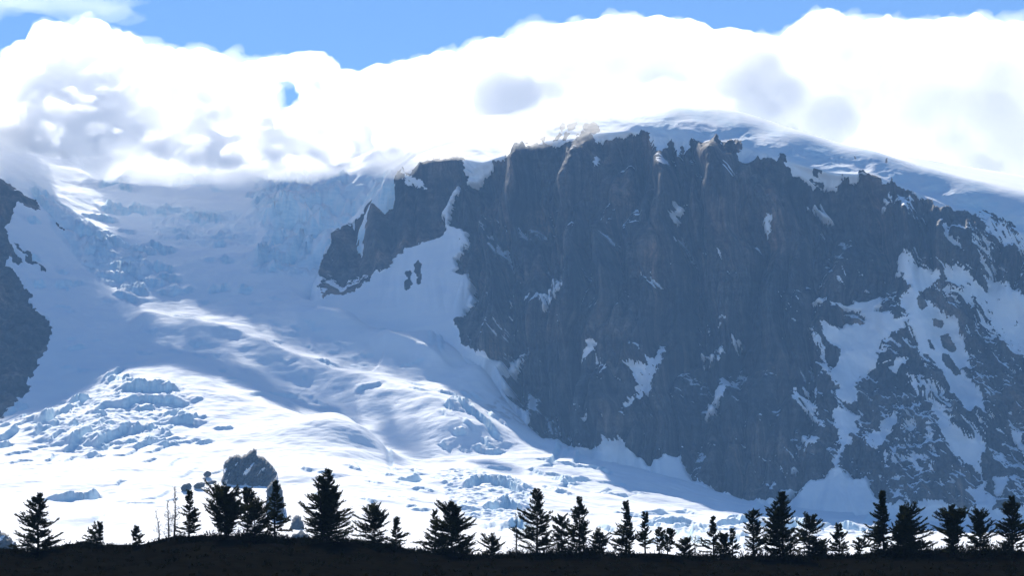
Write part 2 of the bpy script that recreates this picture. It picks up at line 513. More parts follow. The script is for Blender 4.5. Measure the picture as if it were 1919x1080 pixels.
def build_mountain():
    u = np.r_[np.linspace(545, 1950, 860, endpoint=False), np.linspace(1950, 2190, 40)]
    nu = len(u)
    ln = lambda pts, k: smooth1(curve(pts)(u), k)
    L = [np.array(at(u, ln(BASE_LINE, 8), ln(BASE_Y, 30))),
         np.array(at(u, ln(RIM_LINE, 8), ln(RIM_Y, 30))),
         np.array(at(u, ln(TOP_LINE, 25), ln(TOP_Y, 40)))]
    L0 = L[0].copy(); L0[1] -= 120; L0[2] -= 170
    L4 = L[2].copy(); L4[1] += 260; L4[2] += 0
    F = np.array(at(u, curve([(545, 300), (1650, 283), (1750, 302), (1919, 330), (2200, 380)])(u), curve([(545, 6500), (1650, 6300), (1919, 6480), (2200, 6500)])(u)))
    w = sstep(1560, 1720, u)
    L4 = L4 * (1 - w) + F * w
    L5 = L4.copy(); L5[1] += 700; L5[2] -= 120
    lines = [L0] + L + [L4, L5]
    counts = [12, 400, 84, 12, 6]
    rows, vv = [], []
    for k, c in enumerate(counts):
        tt = np.linspace(0, 1, c, endpoint=(k == len(counts) - 1))
        for t in tt:
            if k == 1:   # wall profile: apron at the foot, steep above
                g = t
                p = lines[1] * (1 - t) + lines[2] * t
                run = np.array([lines[2][0] - lines[1][0], lines[2][1] - lines[1][1]])
                sag = 0.10 * math.sin(math.pi * t) * (1 - .25 * t)
                p = p.copy(); p[0] += run[0] * sag * .6; p[1] += run[1] * sag * .6
            elif k == 2:  # dome: steep ice edge then rounding off
                p = lines[2].copy(); q = lines[3]
                w = t
                p = p * (1 - w) + q * w
                p[2] += 22 * np.sin(math.pi * t) * 1.0
            else:
                p = lines[k] * (1 - t) + lines[k + 1] * t
            rows.append(p); vv.append(k - 1 + t)
    P = np.stack(rows, 0)          # rows,3,cols
    X, Y, Z = P[:, 0], P[:, 1], P[:, 2]
    V = np.repeat(np.array(vv)[:, None], nu, 1)
    px, py = pix(X, Y, Z)

    # what is rock and what is snow
    rk = raster([(ROCK, 1)], 1)
    sn = raster(SNOW_ON_ROCK, 9)
    isl = raster(ROCK_ISLES, 1)
    wx = px + 5.5 * fbm2(X / 26 + 5, Z / 26, 5, 2.1, .65); wy = py + 5.5 * fbm2(X / 26, Z / 26 + 40, 5, 2.1, .65)
    rock = sample(rk, wx, wy)
    snf = sample(sn, px + 6 * fbm2(X / 24 + 3, Z / 24, 5, 2.1, .68), py + 6 * fbm2(X / 24, Z / 24 + 90, 5, 2.1, .68))
    islf = sample(isl, px + 2.2 * fbm2(X / 12 + 3, Z / 12, 2), py + 2.2 * fbm2(X / 12, Z / 12 + 9, 2))
    # streaky threshold: partial values turn into speckled cover along the slope
    a = .8
    wpx = px + 20 * fbm2(px / 90 + 2, py / 90, 2); wpy = py + 20 * fbm2(px / 90, py / 90 + 7, 2)
    sx = wpx * math.cos(a) + wpy * math.sin(a); sy = -wpx * math.sin(a) + wpy * math.cos(a)
    th = .5 + .36 * fbm2(sx / 22, sy / 7, 4, 2.1, .65)
    snow_here = sstep(th - .10, th + .10, snf)
    dreg = .34 * sstep(1440, 1640, px) + .14 * sstep(600, 800, py) - .36
    dust = .8 * fbm2(sx / 30 + 8, sy / 9, 5, 2.1, .66) + dreg + .6 * fbm2(px / 90, py / 75 + 4, 3)
    dust = sstep(.66, .80, dust) * sstep(400, 520, py)
    snow_here = np.maximum(snow_here, dust)
    isl_here = sstep(th - .12, th + .12, islf)

    # shape of the rock: pillars, gullies, ledges
    s = np.cumsum(np.r_[0, np.hypot(np.diff(L[0][0]), np.diff(L[0][1]))])
    Sx = np.repeat(s[None, :], len(rows), 0)
    zz = Z
    warp = 26 * fbm2(Sx / 170, zz / 240, 3)
    def billow(x, y):
        return np.abs(noise2(x, y))
    pil = (billow((Sx + warp) / 150 + 4.3, zz / 1100 + 3) + .002) ** .72
    pil2 = (billow((Sx + 1.3 * warp) / 62 + 20, zz / 430) + .002) ** .72
    pil3 = (billow((Sx + .8 * warp) / 25 + 50, zz / 160) + .004) ** .7
    rough = fbm2(Sx / 20, zz / 30, 4)
    tower = fbm2((Sx + warp) / 230 + 7, zz / 420, 3)
    ledge = fbm2(Sx / 160, zz / 24 + .25 * fbm2(Sx / 90, zz / 90, 2), 3)
    right = sstep(1440, 1640, px) * sstep(470, 640, py)
    disp = 190 * (pil - .45) + 95 * (pil2 - .4) + 34 * (pil3 - .35) + 4.5 * rough + 120 * tower + 3.5 * ledge
    dispR = 85 * (ridged2((Sx + .8 * zz) / 95, (zz - .5 * Sx) / 190, 4, .5) - .6) + 9 * rough + 40 * tower + 8 * ledge
    disp = disp * (1 - .75 * right) + dispR * .75 * right
    soft = np.clip(snow_here, 0, 1)
    for _ in range(3):
        q = np.pad(soft, 1, mode='edge'); soft = (q[:-2, 1:-1] + q[2:, 1:-1] + q[1:-1, :-2] + q[1:-1, 2:] + q[1:-1, 1:-1]) / 5
    face = sstep(-.35, .02, V) * (1 - sstep(.90, 1.04, V))
    smoothdisp = 30 * (pil - .6) * .25 + 80 * tower - 8
    d = (disp * (1 - .8 * soft) + smoothdisp * .8 * soft) * face
    # left spur ends in the glacier
    d = d * (1 - (1 - sstep(830, 930, px)) * (1 - sstep(.12, .34, V)))
    d = d * sstep(555, 640, px) * (.30 + .70 * sstep(800, 900, px))
    rockm = rock * (1 - .0 * soft)
    snowfield = (1 - sstep(.3, .7, rock)) * face
    for _ in range(4):
        q = np.pad(snowfield, 1, mode='edge'); snowfield = (q[:-2, 1:-1] + q[2:, 1:-1] + q[1:-1, :-2] + q[1:-1, 2:] + q[1:-1, 1:-1]) / 5
    d = d * (1 - .8 * snowfield) - 10 * snowfield * face
    # rim crags
    crag = np.clip(fbm2(px / 22, py / 60, 3) + .15, 0, None) * np.exp(-((V - 1.0) / .06) ** 2)
    # dome: seracs and swells on the ice edge
    dome = sstep(1.0, 1.12, V) * (1 - sstep(1.8, 2.0, V))
    ddome = (16 * fbm2(px / 170, py / 80, 2) + 9 * (ridged2(px / 80, py / 34, 4) - .6) * (1 - sstep(1.15, 1.45, V)) + .5 * fbm2(px / 30, py / 14, 3)) * dome * (1 - .85 * sstep(1.5, 2, V))
    nx, ny, nz = -.20, -.95, .22
    X = X + nx * (d + ddome); Y = Y + ny * (d + ddome); Z = Z + nz * (d + ddome) + 16 * crag * rock
    # bury the left end of the sheet
    edge = curve([(545, 560), (590, 520), (600, 478), (618, 432), (640, 420), (662, 408), (680, 395), (706, 366), (738, 344), (742, 312), (760, 300)])(px)
    bury = np.maximum(1 - sstep(560, 592, px), (1 - sstep(735, 775, px)) * sstep(2, 16, edge - py))
    Z = Z - 60 * bury; Y = Y + 30 * bury
    # rock attribute: also uncovered steep places / covered ledges, by the local shape
    gz = np.gradient(Z, axis=0); gy = np.gradient(Y, axis=0); gx = np.gradient(X, axis=0)
    flat = np.hypot(gx, gy) / np.maximum(1e-3, np.hypot(np.hypot(gx, gy), gz))
    blur = flat.copy()
    led = sstep(.80, .95, flat) * sstep(.1, .45, fbm2(px / 70 + 3, py / 55, 3) + .25 * right + .12 * sstep(560, 900, py))
    rockv = np.clip(rockm, 0, 1)
    rockv = np.minimum(rockv, 1 - snow_here)
    rockv = np.maximum(rockv, isl_here)
    rockv = np.minimum(rockv, 1 - .8 * led * face)
    rockv = np.where(V > 1.85, np.minimum(rockv, isl_here), rockv)
    icev = dome * (1 - sstep(1.35, 1.8, V)) * np.clip(.30 + .5 * fbm2(px / 60, py / 25, 3), 0, 1)
    return grid_mesh('mountain', X, Y, Z, M_TERRAIN, {'rock': rockv, 'ice': icev, 'debris': np.zeros_like(rockv)}), (X, Y, Z, V, px)


MOUNTAIN, MGRID = build_mountain()

# ------------------------------------------------------------------ glacier
CTRL = [
    # lower, gentle and sunlit part
    (-400, 1060, 3650), (0, 1060, 3650), (500, 1060, 3650), (1000, 1060, 3650), (1500, 1060, 3750), (2000, 1060, 3800), (2300, 1060, 3800),
    (-300, 1000, 4050), (0, 1000, 4050), (300, 1000, 4080), (600, 1000, 4100), (900, 1000, 4150), (1200, 1000, 4250), (1600, 1010, 4350), (2000, 1010, 4450),
    (-300, 900, 4600), (0, 900, 4560), (300, 900, 4600), (450, 905, 4620), (560, 930, 4450), (640, 930, 4480), (850, 940, 4520), (1000, 945, 4600), (1150, 945, 4680),
    (1300, 955, 4760), (1450, 972, 4820), (1600, 985, 4850), (1800, 992, 4950), (2100, 995, 4980),
    (100, 850, 4850), (300, 850, 4880), (430, 850, 4900), (560, 850, 4860), (640, 870, 4760), (730, 885, 4800), (850, 885, 4850), (1000, 900, 4900), (1150, 915, 4950), (1300, 930, 5000), (1450, 955, 5060),
    (-150, 820, 5000), (0, 800, 5080), (150, 770, 5150), (300, 760, 5200), (420, 775, 5170), (550, 790, 5130),
    # crest of the swells and the hollow behind them
    (230, 702, 5400), (330, 692, 5440), (430, 715, 5400), (500, 755, 5270), (545, 776, 5180), (600, 777, 5150), (650, 785, 5110), (690, 812, 5040), (725, 865, 4930),
    (600, 792, 5300), (690, 835, 5200), (740, 868, 5080),
    (600, 765, 5440), (700, 795, 5360), (780, 845, 5200), (880, 872, 5060), (960, 885, 5020),
    (450, 690, 5560), (300, 668, 5580), (200, 675, 5540), (110, 740, 5360), (500, 720, 5510),
    # upper basin
    (500, 660, 5690), (700, 755, 5470), (820, 815, 5280), (300, 620, 5780), (180, 600, 5800), (400, 560, 5960), (250, 540, 6000),
    (600, 640, 5780), (720, 690, 5650), (820, 715, 5590), (900, 755, 5510), (960, 800, 5410), (1010, 825, 5370), (600, 585, 5890), (700, 640, 5765), (850, 690, 5660),
    (300, 490, 6130), (450, 490, 6110), (550, 520, 6040), (180, 490, 6100), (100, 490, 6030),
    (650, 352, 6440), (720, 318, 6440), (300, 400, 6400), (450, 400, 6380), (545, 400, 6330), (150, 400, 6310), (300, 335, 6600), (450, 335, 6590), (560, 345, 6500), (60, 330, 6420),
    (0, 285, 6560), (110, 300, 6640), (-200, 230, 6500), (300, 310, 6900), (600, 300, 6900), (0, 265, 6900), (900, 260, 7000), (-300, 220, 6900),
    # left rock buttress
    (0, 360, 6200), (0, 440, 6020), (60, 440, 6080), (0, 600, 5700), (85, 600, 5720), (0, 770, 5290), (-200, 600, 5480), (-200, 340, 6050), (-200, 780, 5150), (-350, 500, 5600),
]


def tps(cx, cy, cz, lam=0.02):
    sc = 1000.0
    cx = cx / sc; cy = cy / sc
    n = len(cx)
    r = np.hypot(cx[:, None] - cx[None], cy[:, None] - cy[None])
    K = np.where(r > 0, r * r * np.log(r + 1e-12), 0) + lam * .01 * np.eye(n)
    Pm = np.stack([np.ones(n), cx, cy], 1)
    A = np.zeros((n + 3, n + 3)); A[:n, :n] = K; A[:n, n:] = Pm; A[n:, :n] = Pm.T
    w = np.linalg.solve(A, np.r_[cz, 0, 0, 0])

    def f(x, y):
        x = x / sc; y = y / sc
        o = w[n] + w[n + 1] * x + w[n + 2] * y
        for i in range(n):
            r2 = (x - cx[i]) ** 2 + (y - cy[i]) ** 2
            o = o + w[i] * .5 * r2 * np.log(r2 + 1e-12)
        return o
    return f


def polyline_dist(X, Y, P):
    """signed distance (positive on the far/uphill side) and position along a polyline in plan"""
    best = np.full(X.shape, 1e9); sgn = np.zeros(X.shape); tt = np.zeros(X.shape)
    acc = 0; tot = sum(math.hypot(P[i + 1][0] - P[i][0], P[i + 1][1] - P[i][1]) for i in range(len(P) - 1))
    for i in range(len(P) - 1):
        ax, ay = P[i]; bx, by = P[i + 1]
        ex, ey = bx - ax, by - ay; l2 = ex * ex + ey * ey; ll = math.sqrt(l2)
        t = np.clip(((X - ax) * ex + (Y - ay) * ey) / l2, 0, 1)
        dx = X - ax - t * ex; dy = Y - ay - t * ey
        d = np.hypot(dx, dy)
        m = d < best
        best = np.where(m, d, best)
        sgn = np.where(m, np.sign(ex * dy - ey * dx), sgn)
        tt = np.where(m, (acc + t * ll) / tot, tt)
        acc += ll
    return best * sgn, tt


def build_glacier():
    c = np.array(CTRL, float)
    gx, gy, gz = at(c[:, 0], c[:, 1], c[:, 2])
    # the ice meets the wall along its foot
    u = np.arange(600, 2200, 60.0)
    fx, fy, fz = at(u, curve(BASE_LINE)(u), curve(BASE_Y)(u))
    gx = np.r_[gx, fx]; gy = np.r_[gy, fy]; gz = np.r_[gz, fz + 4]
    gx = np.r_[gx, fx]; gy = np.r_[gy, fy + 150]; gz = np.r_[gz, fz + 0]
    # and runs past the rock spur: level with it along its edge, below it further in
    mx, my, mz, mv, _ = MGRID
    mpx, mpy = (v[:430:2, :400:2].ravel() for v in pix(mx, my, mz))
    sx_, sy_, sz_ = (v[:430:2, :400:2].ravel() for v in (mx, my, mz))
    for p in [(600, 505, 0), (600, 482, 0), (612, 456, 0), (622, 434, 0), (640, 424, 0), (662, 412, 0), (680, 400, 0), (694, 384, 0), (710, 370, 0), (736, 352, 0), (598, 548, 0), (606, 560, 0),
              (630, 470, 60), (660, 440, 60), (700, 420, 60), (740, 390, 60), (640, 520, 50), (690, 480, 60), (740, 440, 60), (780, 400, 70), (780, 340, 60), (820, 330, 60), (800, 420, 60), (840, 480, 50), (780, 520, 50), (700, 560, 40), (820, 590, 40)]:
        i = np.argmin((mpx - p[0]) ** 2 + (mpy - p[1]) ** 2)
        gx = np.r_[gx, sx_[i]]; gy = np.r_[gy, sy_[i]]; gz = np.r_[gz, sz_[i] + (3 if p[2] == 0 else -p[2])]
    f = tps(gx, gy, gz)
    nc, nr = 770, 740
    a = np.r_[np.linspace(-.232, -.182, 24, endpoint=False), np.linspace(-.182, .182, nc - 48, endpoint=False), np.linspace(.182, .232, 24)]
    # rows packed where the ice stands steep to the view
    yy = np.r_[np.linspace(3500, 4300, 70, endpoint=False), np.linspace(4300, 5300, 360, endpoint=False), np.linspace(5300, 6700, nr - 450, endpoint=False), np.linspace(6700, 7600, 20)]
    Yg = np.repeat(yy[:, None], nc, 1)
    Xg = a[None, :] * Yg
    Z = f(Xg, Yg)
    # beyond the icefall the ground just goes on
    px, py = pix(Xg, Yg, Z)
    # sharp medial ridge
    def ridge(pts, h, wl, wr, e0=.04, e1=.1):
        nonlocal Z
        P = [tuple(float(v) for v in at(*p)[:2]) for p in pts]
        d, t = polyline_dist(Xg, Yg, P)
        win = sstep(0, e0, t) * (1 - sstep(1 - e1, 1, t))
        prof = np.where(d > 0, np.exp(-d / wr), np.exp(d / wl))
        Z = Z + h * prof * win
    def bench(pts, h, width, k, run, wr):
        nonlocal Z
        P = [tuple(float(v) for v in at(*p)[:2]) for p in pts]
        d, t = polyline_dist(Xg, Yg, P)
        d = d + 6 * fbm2(Xg / 70, Yg / 70 + 5, 3)
        win = sstep(0, .05, t) * (1 - sstep(.88, 1, t))
        m = -d
        top = h + k * np.clip(m, 0, width)
        front = top * (1 - sstep(width * .8, width + run, m))
        Z = Z + win * np.where(d > 0, h * np.exp(-d / wr), front)
    bench([(228, 590, 5860), (300, 590, 5870), (430, 628, 5790), (560, 668, 5700), (740, 728, 5570), (850, 772, 5460), (950, 840, 5210)], 13, 46, .24, 120, 60)
    ridge([(690, 650, 5740), (730, 640, 5750), (770, 655, 5720), (810, 682, 5670), (860, 705, 5620)], 26, 45, 45, .2, .3)
    # broad swells
    Z = Z + 7 * fbm2(Xg / 260 + 3, Yg / 190, 3) + 1.6 * fbm2(Xg / 60, Yg / 40, 3) + .45 * fbm2(Xg / 15, Yg / 8, 3)
    # scarps and crevasses: (outline in photo pixels, height, fall-off behind)
    pxs, pys, Xs, Ys = (v[::3, ::3].ravel() for v in (px, py, Xg, Yg))
    def pts_world(pp, Y0=None):
        out = []
        for p in pp:
            i = np.argmin((pxs - p[0]) ** 2 + (pys - p[1]) ** 2)
            out.append((float(Xs[i]), float(Ys[i])))
        return out
    hand = [
        ([(212, 738), (245, 733), (290, 732), (345, 728)], 17, 45), ([(215, 765), (250, 752), (330, 752), (360, 748)], 12, 35),
        ([(60, 800), (85, 795), (105, 775)], 16, 40), ([(125, 762), (150, 755), (170, 748)], 14, 40), ([(125, 840), (150, 825), (180, 805)], 15, 35),
        ([(175, 840), (205, 820), (250, 798)], 14, 35), ([(125, 805), (150, 792)], 10, 25), ([(320, 795), (345, 788), (378, 798)], 12, 30), ([(400, 805), (440, 802)], 5, 20),
        ([(240, 808), (275, 800)], 5, 20), ([(95, 945), (130, 938), (165, 934), (190, 924)], 14, 35), ([(0, 830), (20, 815), (40, 805)], 10, 30),
        ([(700, 820), (725, 850), (745, 890)], 4, 25), ([(745, 905), (775, 898), (790, 893)], 9, 22), ([(640, 868), (680, 882), (660, 862)], 4, 20),
        ([(840, 770), (870, 782), (900, 800), (920, 818), (950, 836)], 12, 22), ([(820, 755), (840, 750), (855, 760)], 7, 20), ([(885, 835), (920, 845), (950, 840)], 8, 20),
        ([(855, 915), (900, 905), (950, 915), (985, 935)], 14, 30), ([(900, 960), (950, 948), (990, 960)], 12, 28), ([(930, 985), (970, 978), (1000, 990)], 10, 25),
        ([(980, 885), (1030, 878), (1060, 868)], 7, 20), ([(1045, 912), (1080, 905), (1110, 902)], 7, 20), ([(1120, 925), (1160, 930), (1180, 928)], 5, 18), ([(1000, 860), (1050, 872), (1110, 885)], 5, 18),
        ([(1200, 985), (1260, 980), (1310, 985)], 9, 22), ([(1340, 990), (1400, 985), (1450, 992)], 10, 22), ([(1560, 990), (1620, 998), (1680, 1000)], 10, 25), ([(1250, 1005), (1330, 1005)], 8, 20),
        ([(480, 365), (520, 352), (560, 352), (600, 345)], 22, 40), ([(540, 395), (600, 385), (650, 380)], 20, 40), ([(500, 430), (545, 415), (590, 420)], 24, 45),
        ([(470, 505), (500, 492), (540, 488), (580, 470)], 26, 50), ([(560, 450), (600, 440), (640, 418)], 22, 40), ([(330, 410), (380, 405), (430, 412)], 12, 35),
        ([(60, 345), (80, 385), (110, 420)], 14, 40), ([(110, 420), (150, 440), (190, 455), (240, 470)], 16, 40), ([(190, 500), (230, 500), (265, 520)], 16, 40), ([(180, 350), (230, 340), (260, 345)], 12, 35),
        ([(205, 550), (240, 560), (265, 575)], 10, 30), ([(190, 720), (215, 705), (225, 690)], 9, 25),
        ([(120, 655), (160, 648)], 7, 22), ([(660, 745), (720, 740)], 6, 22), ([(500, 735), (560, 738)], 5, 22),
        ([(700, 635), (745, 640), (790, 668)], 4, 14), ([(600, 692), (640, 700)], 4, 14), ([(745, 690), (800, 690)], 4, 14),
    ]
    rr = random.Random(5)
    def zone(n, x0, x1, y0, y1, l0, l1, slope, h0, h1):
        for _ in range(n):
            x = rr.uniform(x0, x1); y = rr.uniform(y0, y1); l = rr.uniform(l0, l1); s_ = slope + rr.uniform(-.2, .2)
            b = rr.uniform(-.15, .15)
            hand.append(([(x - l / 2, y - s_ * l / 2), (x, y + b * l), (x + l / 2, y + s_ * l / 2)], rr.uniform(h0, h1), rr.uniform(12, 28)))
    zone(24, 0, 420, 800, 990, 18, 80, -.28, 1.2, 3)
    zone(26, 120, 560, 560, 720, 14, 50, .12, 1.2, 3)
    zone(24, 560, 900, 600, 760, 12, 45, .3, 1.2, 3.5)
    zone(30, 180, 390, 705, 840, 14, 50, -.25, 3, 9)
    zone(26, 0, 190, 760, 860, 14, 45, -.4, 3, 9)
    zone(28, 760, 1010, 880, 1000, 18, 70, .12, 1.5, 5)
    zone(22, 980, 1200, 850, 940, 15, 60, .18, 2, 6)
    zone(20, 820, 960, 740, 850, 10, 30, .45, 3, 7)
    zone(46, 480, 740, 335, 510, 14, 50, -.2, 8, 20)
    zone(50, 60, 480, 330, 560, 18, 70, .1, 5, 14)
    zone(40, 1150, 1680, 955, 1030, 25, 90, .03, 2, 7)
    zone(12, 560, 780, 860, 960, 12, 40, .25, 1.5, 4)
    zone(14, 300, 900, 600, 800, 10, 40, .2, 1.5, 4)
    ice = np.zeros_like(Z)
    jag = 7.0 * fbm2(Xg / 18, Yg / 16 + 8, 4, 2.1, .6)
    ax = a
    for pp, h, L in hand:
        P = pts_world(pp)
        if P[0][0] > P[-1][0]:
            P = P[::-1]
        if math.hypot(P[0][0] - P[-1][0], P[0][1] - P[-1][1]) < 4 or any(P[i] == P[i + 1] for i in range(len(P) - 1)):
            continue
        m = 3.0 * L + 20
        xs = [p[0] for p in P]; ys = [p[1] for p in P]
        r0, r1 = np.searchsorted(yy, [min(ys) - m, max(ys) + m])
        xm0, xm1 = min(xs) - m, max(xs) + m
        ym = .5 * (min(ys) + max(ys))
        c0, c1 = np.searchsorted(ax, [xm0 / ym - .004, xm1 / ym + .004])
        if r1 - r0 < 2 or c1 - c0 < 2:
            continue
        sl = (slice(r0, r1), slice(c0, c1))
        d, t = polyline_dist(Xg[sl], Yg[sl] + jag[sl], P)
        win = sstep(0, .22, t) * (1 - sstep(.78, 1, t)) * (np.abs(d) < 1e8)
        # ahead of the ends the nearest point is the end itself, where win is zero
        up = np.exp(-np.clip(d, 0, None) / L) * sstep(-.9, .9, d)
        gap = -.55 * np.exp(-((d + 5) / 4.0) ** 2)
        Z[sl] += h * win * (up + gap)
        ice[sl] = np.maximum(ice[sl], win * sstep(-9, -2, d) * (1 - sstep(1, 5, d)) * min(1, .3 + h / 14))
    Z = Z + np.clip(ice, 0, 1) * 3.2 * (ridged2(Xg / 11, Yg / 7, 3) - .6)
    # broken blocks in the icefalls
    blk = raster([([(480, 335), (740, 330), (700, 380), (620, 430), (590, 520), (470, 515), (500, 440), (470, 390)], 1),
                  ([(60, 335), (110, 380), (190, 440), (270, 470), (300, 540), (250, 560), (180, 520), (100, 430)], .9),
                  ([(270, 390), (480, 400), (480, 470), (300, 460)], .5), ([(820, 880), (900, 880), (1000, 930), (1000, 1010), (900, 1000), (840, 940)], .42),
                  ([(200, 705), (340, 715), (370, 770), (260, 830), (150, 850), (60, 830), (50, 790)], .35), ([(1180, 975), (1680, 985), (1680, 1030), (1180, 1030)], .28)], 14)
    bm_ = sample(blk, px, py)
    cell = ridged2(Xg / 34 + .4 * fbm2(Xg / 40, Yg / 40, 2), Yg / 26, 3, .55)
    Z = Z + bm_ * ((13 + 9 * sstep(560, 480, py)) * (cell - .62) + 5 * fbm2(Xg / 15, Yg / 12, 3))
    ice = np.maximum(ice, .62 * bm_ * sstep(-.3, .5, fbm2(Xg / 45, Yg / 40, 3) + .25))
    # rock buttress on the left and outcrops of the slope
    rockp = raster([([(-400, 200), (-200, 260), (0, 332), (20, 342), (34, 365), (48, 372), (68, 376), (75, 398), (58, 396), (40, 385), (25, 392), (18, 415), (8, 430), (14, 450), (45, 492),
                      (38, 498), (16, 484), (12, 492), (22, 506), (45, 535), (62, 552), (55, 560), (70, 585), (88, 592), (92, 606), (97, 628), (86, 652), (70, 680), (56, 705), (48, 715),
                      (58, 722), (40, 748), (5, 785), (-400, 880)], 1),
                    ([(24, 450), (32, 455), (60, 485), (86, 505), (80, 508), (52, 488)], .9), ([(96, 412), (104, 418), (124, 440), (118, 440), (100, 424)], .9),
                    ([(868, 560), (880, 575), (872, 600), (860, 625), (848, 615), (855, 590)], .5)], 1)
    rk = sample(rockp, px + 5 * fbm2(Xg / 25, Yg / 25, 3), py + 5 * fbm2(Xg / 25 + 9, Yg / 25, 3))
    rsoft = sample(rockp, px, py)
    rough = 22 * (ridged2(Xg / 90, Yg / 140, 4, .55) - .6) + 6 * fbm2(Xg / 24, Yg / 24, 3)
    Z = Z + rsoft * rough
    deb = sample(raster([([(940, 745), (985, 775), (990, 800), (960, 800), (900, 770)], .5), ([(850, 580), (885, 585), (870, 640), (845, 630)], .45)], 10), px, py)
    deb = deb * sstep(-.2, .4, fbm2(Xg / 14, Yg / 18, 3))
    # stay below the wall sheet further in, so that the wall is what shows
    return grid_mesh('glacier', Xg, Yg, Z, M_TERRAIN, {'rock': rk, 'ice': np.clip(ice, 0, 1) * (1 - rk), 'debris': deb}), (Xg, Yg, Z)


GLACIER, GGRID = build_glacier()

# ------------------------------------------------------------------ clouds
M_CLOUD = volume_mat('cloud_dense', .014, (.998, .998, .998), .6)
M_VEIL = volume_mat('cloud_veil', .0024, (.998, .998, .998), .55)
M_CUMULUS = volume_mat('cloud_cumulus', .017, (.998, .998, .998), .6)
M_HALO = volume_mat('cloud_edge', .0028, (.998, .998, .998), .6)
M_MIST = volume_mat('cloud_mist', .0042, (.998, .998, .998), .4)
M_WISP = volume_mat('cloud_wisp', .0011, (.998, .998, .998), .55)

_ico = bmesh.new()
bmesh.ops.create_icosphere(_ico, subdivisions=2, radius=1.0)
_ico.verts.ensure_lookup_table()
ICO_V = np.array([v.co[:] for v in _ico.verts]); ICO_F = np.array([[v.index for v in f.verts] for f in _ico.faces])
_ico.free()


def puff_mesh(name, blobs, voxel, mat, billow, fine, parent=None, seed=0.0):
    """blobs: (x, y, z, rx, ry, rz) -> one closed billowy skin"""
    vs, fs = [], []
    for i, (x, y, z, a, b, c) in enumerate(blobs):
        vs.append(ICO_V * (a, b, c) + (x, y, z)); fs.append(ICO_F + i * len(ICO_V))
    me = bpy.data.meshes.new(name)
    me.from_pydata(np.concatenate(vs).tolist(), [], np.concatenate(fs).tolist())
    o = bpy.data.objects.new(name, me)
    COL.objects.link(o)
    md = o.modifiers.new('r', 'REMESH'); md.mode = 'VOXEL'; md.voxel_size = voxel
    sm = o.modifiers.new('s', 'SMOOTH'); sm.iterations = 3; sm.factor = .5
    dg = bpy.context.evaluated_depsgraph_get()
    me2 = bpy.data.meshes.new_from_object(o.evaluated_get(dg), depsgraph=dg)
    o.modifiers.clear()
    o.data = me2
    bpy.data.meshes.remove(me)
    n = len(me2.vertices)
    co = np.empty(n * 3, np.float32); me2.vertices.foreach_get('co', co); co = co.reshape(-1, 3).astype(float)
    no = np.empty(n * 3, np.float32); me2.vertices.foreach_get('normal', no); no = no.reshape(-1, 3)
    p = co + seed
    d = 0
    for sc_, am in ((120, 1.0), (58, .62), (29, .40), (15, .22)):
        d = d + am * (np.abs(noise3(p[:, 0] / sc_ + sc_, p[:, 1] / sc_, p[:, 2] / sc_)) * 2.4 - .55)
    d = billow * d + fine * noise3(p[:, 0] / 40 + 3, p[:, 1] / 40, p[:, 2] / 40)
    co = co + no * d[:, None]
    me2.vertices.foreach_set('co', co.astype(np.float32).ravel())
    me2.polygons.foreach_set('use_smooth', np.ones(len(me2.polygons), bool))
    me2.materials.clear(); me2.materials.append(mat)
    me2.update()
    o.parent = parent
    return o


def blob_px(px, py, Y, rx, ry, depth):
    x, y, z = (float(v) for v in at(px, py, Y))
    k = Y / FPX
    return (x, y, z, rx * k, depth, ry * k)


# which sun rays reach the glacier: places lit in the photograph, carried along the sun direction to the clouds
COT = 1.0 / math.tan(SUN_EL)
HX, HY = math.sin(SUN_AZ), math.cos(SUN_AZ)
LIT = [
    ([(-300, 800), (0, 792), (110, 765), (200, 708), (250, 692), (330, 688), (400, 704), (470, 730), (540, 776), (600, 776), (650, 784), (690, 808), (740, 852), (840, 858), (960, 890), (1000, 892),
      (960, 872), (890, 850), (820, 808), (750, 756), (690, 734), (560, 688), (450, 656), (340, 618), (250, 608), (222, 598), (226, 566), (270, 558), (340, 568), (450, 604), (560, 642), (740, 704),
      (850, 730), (930, 790), (960, 770), (1000, 800), (1100, 840), (1300, 900), (1700, 985), (1700, 1100), (-300, 1100)], 1),
    ([(712, 634), (735, 626), (770, 636), (830, 686), (870, 700), (900, 685), (940, 700), (920, 730), (840, 712), (760, 690), (725, 660)], 1),
    ([(110, 360), (150, 350), (200, 400), (215, 445), (150, 420)], 1),
]
A0, B0, ABR, AN, BN = -3000.0, 2500.0, 6.0, 1000, 800


def lit_map():
    X, Y, Z = GGRID
    px_, py_ = pix(X, Y, Z)
    m = sample(raster(LIT, 1), px_, py_) > .5
    m &= (px_ > -60) & (px_ < 1750)
    a = ((X - HX * Z * COT - A0) / ABR).astype(int); b = ((Y - HY * Z * COT - B0) / ABR).astype(int)
    ok = m & (a >= 0) & (a < AN) & (b >= 0) & (b < BN)
    img = np.zeros((BN, AN), bool)
    img[b[ok], a[ok]] = True
    return img


LITMAP = lit_map()
_SPH = np.concatenate([ICO_V[::2], .5 * ICO_V[::5], [(0, 0, 0)]])


def lit_share(q):
    p = _SPH * (np.array(q[3:]) + 6.0) + np.array(q[:3])
    a = np.clip(((p[:, 0] - HX * p[:, 2] * COT - A0) / ABR).astype(int), 0, AN - 1)
    b = np.clip(((p[:, 1] - HY * p[:, 2] * COT - B0) / ABR).astype(int), 0, BN - 1)
    return LITMAP[b, a].mean()


